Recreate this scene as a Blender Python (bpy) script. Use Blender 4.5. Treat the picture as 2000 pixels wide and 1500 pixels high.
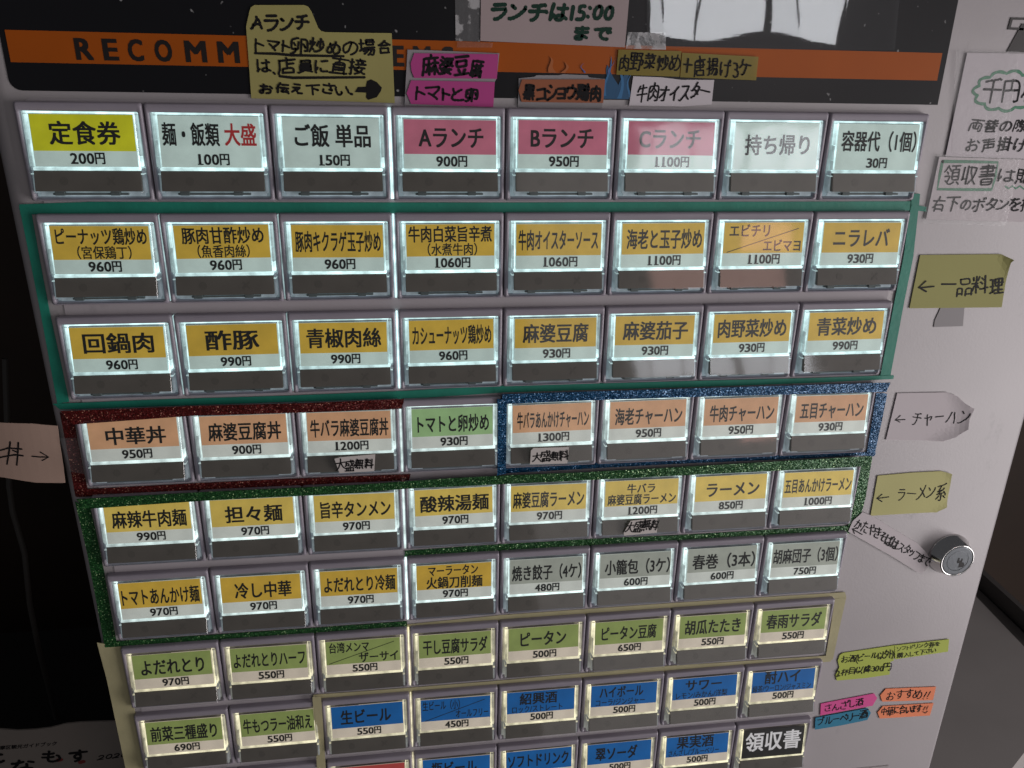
import bpy, bmesh, math, random
from mathutils import Vector, Matrix
from mathutils import noise as mnoise

# ------------------------------------------------------------------ scene, camera, light
for o in list(bpy.data.objects):
    bpy.data.objects.remove(o, do_unlink=True)
scene = bpy.context.scene
COL = scene.collection
U = 0.04                      # one button pitch on the machine = 40 mm
CAMPOS = (-0.03572, -0.28750, 0.16192)
CAMAX = ((0.991292, 0.030902, -0.128005), (-0.130591, 0.355572, -0.925480), (0.016916, 0.934138, 0.356512))


def W(x, y, z=0.0):
    """front-plane coordinates (x right, y up, z out of the panel) in pitches -> world metres"""
    return Vector((x * U, -z * U, y * U))


cam_d = bpy.data.cameras.new('camera')
cam_d.sensor_width = 36.0
cam_d.lens = 27.6776
cam_d.clip_start = 0.01
cam_d.clip_end = 100.0
cam = bpy.data.objects.new('camera', cam_d)
COL.objects.link(cam)
M = Matrix([[CAMAX[r][c] for c in range(3)] for r in range(3)]).to_4x4()
M.translation = Vector(CAMPOS)
cam.matrix_world = M
scene.camera = cam

world = bpy.data.worlds.new('World')
scene.world = world
world.use_nodes = True
bg = world.node_tree.nodes['Background']
bg.inputs['Color'].default_value = (0.92, 0.93, 1.0, 1)
bg.inputs['Strength'].default_value = 0.062


def area(name, loc, target, sx, sy, power, color):
    ld = bpy.data.lights.new(name, 'AREA')
    ld.shape = 'RECTANGLE'
    ld.size, ld.size_y = sx, sy
    ld.energy = power
    ld.color = color
    ob = bpy.data.objects.new(name, ld)
    COL.objects.link(ob)
    ob.location = loc
    ob.rotation_euler = (Vector(target) - Vector(loc)).to_track_quat('-Z', 'Y').to_euler()
    ob['kind'] = 'helper'
    return ob


# soft key lamp added close at right, shaping the falloff across the panel
area('right_key_light', (1.28, -0.68, -0.22), (0.1, 0, -0.04), 0.6, 1.1, 12.6, (1.0, 0.945, 0.95))
# the shop window that the glossy sheet and the top button covers mirror, pane by pane
for (x0, x1, z0, z1, k) in [(0.7275, 0.7786, 0.3066, 0.52, 11), (0.7855, 0.9087, 0.305, 0.52, 13), (0.9172, 1.0829, 0.3066, 0.52, 12.5), (1.1112, 1.2247, 0.3036, 0.52, 12), (1.2308, 1.3861, 0.3004, 0.52, 13)]:
    yb = -2.3140
    area('window_pane_light', ((x0 + x1) / 2, yb, (z0 + z1) / 2), ((x0 + x1) / 2, 0, (z0 + z1) / 2),
         x1 - x0, z1 - z0, 1.12 * k * (x1 - x0) * (z1 - z0), (0.93, 0.95, 1.0))
# red shop sign lamp above the window, mirrored in some of the dark strips
area('sign_lamp', (1.05, -2.32, 0.66), (1.05, 0, 0.66), 0.5, 0.2, 0.62, (1.0, 0.55, 0.46))

# small pink lamp added to tint the reflections in one or two covers
area('pink_tint_lamp', (1.235, -2.40, 0.15), (1.235, 0, 0.15), 0.20, 0.11, 0.22, (1.0, 0.50, 0.42))
# two broad dim lamps, low and high, added to veil the right-hand covers
area('low_veil_light', (1.5, -2.6, -0.40), (1.5, 0, -0.40), 2.2, 1.3, 4.6, (1.0, 0.95, 0.93))
area('high_veil_light', (1.5, -2.6, 1.40), (1.5, 0, 1.40), 2.2, 0.8, 3.2, (1.0, 0.95, 0.93))

vs = scene.view_settings
scene.display_settings.display_device = 'sRGB'
vs.view_transform = 'Standard'
vs.look = 'None'
vs.exposure = 0.0
vs.gamma = 1.0
vs.use_curve_mapping = False
scene.cycles.use_denoising = True
scene.cycles.max_bounces = 8
scene.cycles.transparent_max_bounces = 16
scene.cycles.sample_clamp_indirect = 4.0

# ------------------------------------------------------------------ materials
rng = random.Random(7)


def lin(r, g, b):
    f = lambda c: (c / 255) / 12.92 if c <= 10 else ((c / 255 + 0.055) / 1.055) ** 2.4
    return (f(r), f(g), f(b))


MATS = {}


def mat(name, base, rough=0.5, metal=0.0, spec=0.5, emit=None, estr=0.0, bump=None, mottle=None, coat=0.0, vary=0.0, grime=0.0, specks=0.0):
    """principled material; bump = (scale, strength, distance), mottle = (scale, amount)"""
    if name in MATS:
        return MATS[name]
    m = bpy.data.materials.new(name)
    m.use_nodes = True
    nt = m.node_tree
    b = nt.nodes['Principled BSDF']
    b.inputs['Base Color'].default_value = (*base, 1)
    b.inputs['Roughness'].default_value = rough
    b.inputs['Metallic'].default_value = metal
    b.inputs['Specular IOR Level'].default_value = spec
    b.inputs['Coat Weight'].default_value = coat
    b.inputs['Coat Roughness'].default_value = 0.062
    tc = nt.nodes.new('ShaderNodeTexCoord')
    if emit:
        b.inputs['Emission Color'].default_value = (*emit, 1)
        b.inputs['Emission Strength'].default_value = estr
    if vary:
        oi = nt.nodes.new('ShaderNodeObjectInfo')
        vr = nt.nodes.new('ShaderNodeMapRange')
        vr.inputs['To Min'].default_value = 1 - vary
        vr.inputs['To Max'].default_value = 1 + vary * 0.6
        nt.links.new(oi.outputs['Random'], vr.inputs['Value'])
    if mottle:
        nz = nt.nodes.new('ShaderNodeTexNoise')
        nz.inputs['Scale'].default_value = mottle[0]
        nz.inputs['Detail'].default_value = 5
        nt.links.new(tc.outputs['Object'], nz.inputs['Vector'])
        mr = nt.nodes.new('ShaderNodeMapRange')
        mr.inputs['From Min'].default_value = 0.3
        mr.inputs['From Max'].default_value = 0.7
        mr.inputs['To Min'].default_value = 1 - mottle[1]
        mr.inputs['To Max'].default_value = 1 + mottle[1]
        nt.links.new(nz.outputs['Fac'], mr.inputs['Value'])
        vm = nt.nodes.new('ShaderNodeVectorMath')
        vm.operation = 'SCALE'
        vm.inputs[0].default_value = base
        nt.links.new(mr.outputs['Result'], vm.inputs['Scale'])
        nt.links.new(vm.outputs['Vector'], b.inputs['Base Color'])
        if emit:
            ml = nt.nodes.new('ShaderNodeMath')
            ml.operation = 'MULTIPLY'
            ml.inputs[1].default_value = estr
            nt.links.new(mr.outputs['Result'], ml.inputs[0])
            if vary:
                m2 = nt.nodes.new('ShaderNodeMath')
                m2.operation = 'MULTIPLY'
                nt.links.new(vr.outputs['Result'], m2.inputs[0])
                nt.links.new(ml.outputs[0], m2.inputs[1])
                ml = m2
            nt.links.new(ml.outputs[0], b.inputs['Emission Strength'])
        if grime:
            # scuffs and smudges left by hands: blotchy streaks a little darker than the paint
            mp = nt.nodes.new('ShaderNodeMapping')
            mp.inputs['Scale'].default_value = (1.0, 1.0, 0.55)
            nt.links.new(tc.outputs['Object'], mp.inputs['Vector'])
            g1 = nt.nodes.new('ShaderNodeTexNoise')
            g1.inputs['Scale'].default_value = 38
            g1.inputs['Detail'].default_value = 8
            g1.inputs['Roughness'].default_value = 0.72
            nt.links.new(mp.outputs['Vector'], g1.inputs['Vector'])
            gr = nt.nodes.new('ShaderNodeMapRange')
            gr.inputs['From Min'].default_value = 0.62
            gr.inputs['From Max'].default_value = 0.78
            gr.inputs['To Min'].default_value = 1.0
            gr.inputs['To Max'].default_value = 1.0 - grime
            nt.links.new(g1.outputs['Fac'], gr.inputs['Value'])
            v2 = nt.nodes.new('ShaderNodeVectorMath')
            v2.operation = 'SCALE'
            nt.links.new(vm.outputs['Vector'], v2.inputs[0])
            nt.links.new(gr.outputs['Result'], v2.inputs['Scale'])
            nt.links.new(v2.outputs['Vector'], b.inputs['Base Color'])
    if specks:
        # pale dust grains sitting on the print
        sn = nt.nodes.new('ShaderNodeTexNoise')
        sn.inputs['Scale'].default_value = 420
        sn.inputs['Detail'].default_value = 1
        nt.links.new(tc.outputs['Object'], sn.inputs['Vector'])
        sm = nt.nodes.new('ShaderNodeMapRange')
        sm.inputs['From Min'].default_value = 0.745
        sm.inputs['From Max'].default_value = 0.80
        sm.inputs['To Max'].default_value = specks
        nt.links.new(sn.outputs['Fac'], sm.inputs['Value'])
        mx = nt.nodes.new('ShaderNodeMix')
        mx.data_type = 'RGBA'
        mx.inputs[6].default_value = (*base, 1)
        mx.inputs[7].default_value = (0.5, 0.5, 0.5, 1)
        nt.links.new(sm.outputs['Result'], mx.inputs[0])
        nt.links.new(mx.outputs[2], b.inputs['Base Color'])
    if bump:
        nb = nt.nodes.new('ShaderNodeTexNoise')
        nb.inputs['Scale'].default_value = bump[0]
        nb.inputs['Detail'].default_value = 3
        nt.links.new(tc.outputs['Object'], nb.inputs['Vector'])
        bp = nt.nodes.new('ShaderNodeBump')
        bp.inputs['Strength'].default_value = bump[1]
        bp.inputs['Distance'].default_value = bump[2]
        nt.links.new(nb.outputs['Fac'], bp.inputs['Height'])
        nt.links.new(bp.outputs['Normal'], b.inputs['Normal'])
    MATS[name] = m
    return m


def clear_mat(name, rough=0.03, bump=(60, 0.1, 0.0004), haze=0.0, tint=(1, 1, 1), f0=0.045, mask=None, detail=2, dcol=(0.75, 0.74, 0.75)):
    """clear plastic: straight-through transmission plus a Schlick mirror coat; haze = diffuse share"""
    if name in MATS:
        return MATS[name]
    m = bpy.data.materials.new(name)
    m.use_nodes = True
    nt = m.node_tree
    nt.nodes.clear()
    N = nt.nodes.new
    L = nt.links.new
    out = N('ShaderNodeOutputMaterial')
    tr = N('ShaderNodeBsdfTransparent')
    tr.inputs['Color'].default_value = (*tint, 1)
    gl = N('ShaderNodeBsdfGlossy')
    gl.inputs['Roughness'].default_value = rough
    df = N('ShaderNodeBsdfDiffuse')
    df.inputs['Color'].default_value = (*dcol, 1)
    tc = N('ShaderNodeTexCoord')
    nz = N('ShaderNodeTexNoise')
    nz.inputs['Scale'].default_value = bump[0]
    nz.inputs['Detail'].default_value = detail
    L(tc.outputs['Object'], nz.inputs['Vector'])
    bp = N('ShaderNodeBump')
    bp.inputs['Strength'].default_value = bump[1]
    bp.inputs['Distance'].default_value = bump[2]
    L(nz.outputs['Fac'], bp.inputs['Height'])
    L(bp.outputs['Normal'], gl.inputs['Normal'])
    lw = N('ShaderNodeLayerWeight')
    lw.inputs['Blend'].default_value = 0.5
    pw = N('ShaderNodeMath')
    pw.operation = 'POWER'
    pw.inputs[1].default_value = 5
    L(lw.outputs['Facing'], pw.inputs[0])
    ma = N('ShaderNodeMath')
    ma.operation = 'MULTIPLY_ADD'
    ma.inputs[1].default_value = 1 - f0
    ma.inputs[2].default_value = f0
    L(pw.outputs[0], ma.inputs[0])
    mx0 = N('ShaderNodeMixShader')
    mx0.inputs[0].default_value = haze
    if mask:
        n2 = N('ShaderNodeTexNoise')
        n2.inputs['Scale'].default_value = mask[0]
        n2.inputs['Detail'].default_value = 4
        L(tc.outputs['Object'], n2.inputs['Vector'])
        mr = N('ShaderNodeMapRange')
        mr.inputs['From Min'].default_value = mask[1]
        mr.inputs['From Max'].default_value = mask[1] + 0.06
        mr.inputs['To Min'].default_value = haze * 0.15
        mr.inputs['To Max'].default_value = haze
        L(n2.outputs['Fac'], mr.inputs['Value'])
        L(mr.outputs['Result'], mx0.inputs[0])
    L(tr.outputs[0], mx0.inputs[1])
    L(df.outputs[0], mx0.inputs[2])
    mx = N('ShaderNodeMixShader')
    L(ma.outputs[0], mx.inputs[0])
    L(mx0.outputs[0], mx.inputs[1])
    L(gl.outputs[0], mx.inputs[2])
    L(mx.outputs[0], out.inputs['Surface'])
    MATS[name] = m
    return m


def glitter_mat(name, dark, flake, bright):
    """glitter tape: millimetre cells, each a small tilted metallic flake of its own tone"""
    if name in MATS:
        return MATS[name]
    m = bpy.data.materials.new(name)
    m.use_nodes = True
    nt = m.node_tree
    b = nt.nodes['Principled BSDF']
    N = nt.nodes.new
    L = nt.links.new
    tc = N('ShaderNodeTexCoord')
    vo = N('ShaderNodeTexVoronoi')
    vo.inputs['Scale'].default_value = 3000
    L(tc.outputs['Object'], vo.inputs['Vector'])
    sp = N('ShaderNodeSeparateColor')
    L(vo.outputs['Color'], sp.inputs['Color'])
    cr = N('ShaderNodeValToRGB')
    e = cr.color_ramp.elements
    e[0].position = 0.0
    e[0].color = (*dark, 1)
    e[1].position = 1.0
    e[1].color = (*bright, 1)
    a = e.new(0.55)
    a.color = (*[d * 1.2 for d in dark], 1)
    a = e.new(0.85)
    a.color = (*flake, 1)
    a = e.new(0.965)
    a.color = (*[f * 1.5 for f in flake], 1)
    L(sp.outputs[0], cr.inputs['Fac'])
    L(cr.outputs['Color'], b.inputs['Base Color'])
    # flake tilt
    sb = N('ShaderNodeVectorMath')
    sb.operation = 'SUBTRACT'
    sb.inputs[1].default_value = (0.5, 0.5, 0.5)
    L(vo.outputs['Color'], sb.inputs[0])
    sc = N('ShaderNodeVectorMath')
    sc.operation = 'SCALE'
    sc.inputs['Scale'].default_value = 0.7
    L(sb.outputs[0], sc.inputs[0])
    ge = N('ShaderNodeNewGeometry')
    ad = N('ShaderNodeVectorMath')
    ad.operation = 'ADD'
    L(ge.outputs['Normal'], ad.inputs[0])
    L(sc.outputs[0], ad.inputs[1])
    nm = N('ShaderNodeVectorMath')
    nm.operation = 'NORMALIZE'
    L(ad.outputs[0], nm.inputs[0])
    L(nm.outputs[0], b.inputs['Normal'])
    b.inputs['Roughness'].default_value = 0.3
    b.inputs['Metallic'].default_value = 0.2
    MATS[name] = m
    return m


def streak_clear(name):
    return clear_mat(name)


M_PAINT = mat('white_powder_coat', (0.445, 0.415, 0.423), 0.36, spec=0.35, bump=(900, 0.10, 0.0004), mottle=(14, 0.06), grime=0.30)
M_PLATE = mat('button_plate', (0.449, 0.415, 0.435), 0.35, spec=0.4, bump=(900, 0.10, 0.0004), mottle=(14, 0.06), grime=0.25)
M_BODY = mat('machine_side_paint', (0.306, 0.292, 0.292), 0.4, bump=(900, 0.2, 0.0004))
M_HOUSING = mat('lilac_grey_plastic', (0.34, 0.309, 0.357), 0.32, bump=(1500, 0.05, 0.0002), mottle=(60, 0.05))
M_LEDGE = mat('dark_lilac_plastic', (0.109, 0.0986, 0.116), 0.4)
M_BLACK = mat('header_black_print', (0.010, 0.010, 0.012), 0.3, spec=0.3, bump=(200, 0.05, 0.0002), specks=0.6)
M_ORANGE = mat('header_orange_print', (0.42, 0.092, 0.008), 0.35, spec=0.25, mottle=(40, 0.06))
M_LETTER = mat('header_letter_print', (0.018, 0.014, 0.013), 0.35)
M_INK = mat('print_ink', (0.012, 0.013, 0.012), 0.5)
M_INK_RED = mat('print_ink_red', (0.42, 0.03, 0.03), 0.5, emit=(0.42, 0.03, 0.03), estr=0.2)
M_INK_WHITE = mat('print_white', (0.75, 0.75, 0.75), 0.5, emit=(0.7, 0.7, 0.72), estr=0.25)
M_MARKER = mat('black_marker', (0.012, 0.011, 0.012), 0.6, spec=0.2)
M_MARKER_GREEN = mat('dark_green_marker', (0.012, 0.045, 0.03), 0.6, spec=0.2)
M_PEN_GREEN = mat('green_felt_pen', (0.03, 0.22, 0.11), 0.45, mottle=(900, 0.25))
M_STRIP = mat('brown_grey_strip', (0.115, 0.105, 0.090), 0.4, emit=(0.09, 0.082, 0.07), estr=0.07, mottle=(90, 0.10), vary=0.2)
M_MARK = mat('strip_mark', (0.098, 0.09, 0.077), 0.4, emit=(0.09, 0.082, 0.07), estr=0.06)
M_CLIP = mat('dark_clip', (0.12, 0.15, 0.15), 0.2)
M_COVER = clear_mat('clear_button_cover', 0.05, (70, 0.10, 0.0006), haze=0.035, f0=0.07, detail=0, mask=(95, 0.60))
M_CHROME = mat('polished_chrome', (0.72, 0.71, 0.70), 0.1, 1.0)
M_LOCKFACE = mat('lock_face_steel', (0.13, 0.14, 0.15), 0.42, 0.8, bump=(700, 0.1, 0.0003))
M_HOLE = mat('keyhole_dark', (0.004, 0.004, 0.004), 0.6)
M_DARK = mat('dark_interior', (0.006, 0.0055, 0.005), 0.7)
M_FILM = clear_mat('clear_film_sheet', 0.018, (13, 0.30, 0.0008), haze=0.012, f0=0.068, detail=0.5)
M_TAPE_CLEAR = clear_mat('clear_tape', 0.22, (500, 0.25, 0.0005), haze=0.03, f0=0.035)
M_TAPE_MOTTLED = clear_mat('aged_clear_tape', 0.2, (300, 0.3, 0.0006), haze=0.5, f0=0.05, mask=(220, 0.5))
M_TEAL = mat('teal_masking_tape', (0.0136, 0.231, 0.16), 0.5, bump=(600, 0.25, 0.0004), mottle=(70, 0.12))
M_CREAM = mat('cream_masking_tape', (0.462, 0.422, 0.245), 0.6, bump=(700, 0.25, 0.0004), mottle=(90, 0.08))
M_RED_G = glitter_mat('red_glitter_tape', (0.07, 0.006, 0.005), (0.12, 0.009, 0.008), (0.6, 0.3, 0.2))
M_BLUE_G = glitter_mat('blue_glitter_tape', (0.003, 0.045, 0.115), (0.006, 0.09, 0.21), (0.3, 0.5, 0.75))
M_GREEN_G = glitter_mat('green_glitter_tape', (0.012, 0.064, 0.018), (0.024, 0.115, 0.028), (0.45, 0.65, 0.32))

ROWTINT = {'cool': (0.70, 1.0, 1.0), 'mid': (0.80, 1.0, 0.97), 'warm': (1.0, 0.92, 0.60)}


def rowclass(r):
    return 'cool' if r < 3 else ('mid' if r < 6 else 'warm')


def light_mat(rc, k):
    t = ROWTINT[rc]
    return mat('lit_plastic_%s_%d' % (rc, int(k * 100)), (0.28, 0.30, 0.31), 0.25, emit=t, estr=k, mottle=(200, 0.45), vary=0.35)


CARDCOL = {
    'white': (0.62, 0.66, 0.60), 'yellow': (0.60, 0.56, 0.012), 'amber': (0.60, 0.37, 0.045), 'pink': (0.48, 0.13, 0.19),
    'peach': (0.62, 0.33, 0.18), 'leaf': (0.31, 0.48, 0.22), 'sun': (0.68, 0.48, 0.10), 'grey': (0.36, 0.37, 0.32),
    'olive': (0.26, 0.34, 0.11), 'blue': (0.003, 0.115, 0.40), 'red': (0.45, 0.06, 0.06), 'black': (0.012, 0.012, 0.012)}


def card_mat(col, rc):
    b = CARDCOL[col]
    if col == 'white':
        b = {'cool': (0.58, 0.67, 0.62), 'mid': (0.65, 0.66, 0.61), 'warm': (0.70, 0.64, 0.57)}[rc]
    t = ROWTINT[rc]
    s = {'cool': 0.35, 'mid': 0.34, 'warm': 0.31}[rc]
    e = tuple(b[i] * (0.45 + 0.55 * t[i]) for i in range(3))
    return mat('card_%s_%s' % (col, rc), b, 0.55, emit=e, estr=s, mottle=(120, 0.10), vary=0.12)


# ------------------------------------------------------------------ mesh helpers
def tag(o, label=None, cat=None, group=None, kind=None):
    if label:
        o['label'] = label
    if cat:
        o['category'] = cat
    if group:
        o['group'] = group
    if kind:
        o['kind'] = kind
    return o


def mesh(name, verts, faces, m, smooth=False):
    me = bpy.data.meshes.new(name)
    me.from_pydata([tuple(v) for v in verts], [], faces)
    me.materials.append(m)
    if smooth:
        for p in me.polygons:
            p.use_smooth = True
    me.update()
    return me


def obj(name, me, parent=None, loc=None):
    o = bpy.data.objects.new(name, me)
    COL.objects.link(o)
    if parent:
        o.parent = parent
    if loc is not None:
        o.location = loc
    return o


def bm_mesh(name, bm, m, smooth=False):
    bmesh.ops.recalc_face_normals(bm, faces=bm.faces)
    me = bpy.data.meshes.new(name)
    bm.to_mesh(me)
    bm.free()
    me.materials.append(m)
    if smooth:
        for p in me.polygons:
            p.use_smooth = True
    return me


def prism(pts_front, pts_back, m, name, bevel=0.0):
    """solid between two matching loops (lists of Vector)"""
    bm = bmesh.new()
    f = [bm.verts.new(p) for p in pts_front]
    b = [bm.verts.new(p) for p in pts_back]
    n = len(f)
    bm.faces.new(f)
    bm.faces.new(list(reversed(b)))
    for i in range(n):
        j = (i + 1) % n
        bm.faces.new((f[i], b[i], b[j], f[j]))
    if bevel:
        bmesh.ops.recalc_face_normals(bm, faces=bm.faces)
        bmesh.ops.bevel(bm, geom=list(bm.edges), offset=bevel, segments=2, affect='EDGES', clamp_overlap=True)
    return bm_mesh(name, bm, m)


def rbox(x0, x1, y0, y1, z0a, z1a, z0b, z1b, m, name, bevel=0.0):
    """button-local box: y runs down from y0 to y1; back/front depths (z0,z1) at top 'a' and bottom 'b'"""
    P = lambda x, y, z: Vector((x * U, -z * U, -y * U))
    fr = [P(x0, y0, z1a), P(x1, y0, z1a), P(x1, y1, z1b), P(x0, y1, z1b)]
    bk = [P(x0, y0, z0a), P(x1, y0, z0a), P(x1, y1, z0b), P(x0, y1, z0b)]
    return prism(fr, bk, m, name, bevel * U)


def rrect(x0, x1, y0, y1, r, seg=4):
    pts = []
    for cx, cy, a0 in ((x1 - r, y1 - r, 0), (x0 + r, y1 - r, 90), (x0 + r, y0 + r, 180), (x1 - r, y0 + r, 270)):
        for i in range(seg + 1):
            a = math.radians(a0 + 90 * i / seg)
            pts.append((cx + r * math.cos(a), cy + r * math.sin(a)))
    return pts


# ------------------------------------------------------------------ printed lettering (built-in font)
_fontcache = {}


def font_polys(text):
    key = text
    if key in _fontcache:
        return _fontcache[key]
    cu = bpy.data.curves.new('lettering', 'FONT')
    cu.body = text
    cu.size = 1.0
    cu.resolution_u = 3
    o = bpy.data.objects.new('lettering', cu)
    COL.objects.link(o)
    dg = bpy.context.evaluated_depsgraph_get()
    dg.update()
    me = bpy.data.meshes.new_from_object(o.evaluated_get(dg))
    v = [(p.co.x, p.co.y) for p in me.vertices]
    f = [tuple(p.vertices) for p in me.polygons]
    bpy.data.objects.remove(o, do_unlink=True)
    bpy.data.curves.remove(cu)
    bpy.data.meshes.remove(me)
    _fontcache[key] = (v, f)
    return v, f


def lettering(text, fn, m, bold=0.02, vmin=-0.11, vmax=0.84, name='lettering'):
    """fn(u, v) -> Vector; u 0..1 across the ink width, v 0..1 from baseline box bottom to top"""
    v, f = font_polys(text)
    xs = [p[0] for p in v]
    a, b = min(xs), max(xs)
    vv, ff = [], []
    # heavy print: the same outlines laid over each other with small shifts, each pass a hair higher
    lift = Vector((0, -0.000004, 0))
    for k, (dx, dy) in enumerate(((bold, bold * .7), (-bold, bold * .7), (bold, -bold * .7), (-bold, -bold * .7))):
        s = len(vv)
        vv += [fn((p[0] + dx - a + bold) / (b - a + 2 * bold), (p[1] + dy - vmin) / (vmax - vmin)) + lift * k for p in v]
        ff += [tuple(i + s for i in q) for q in f]
    return mesh(name, vv, ff, m)


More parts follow.
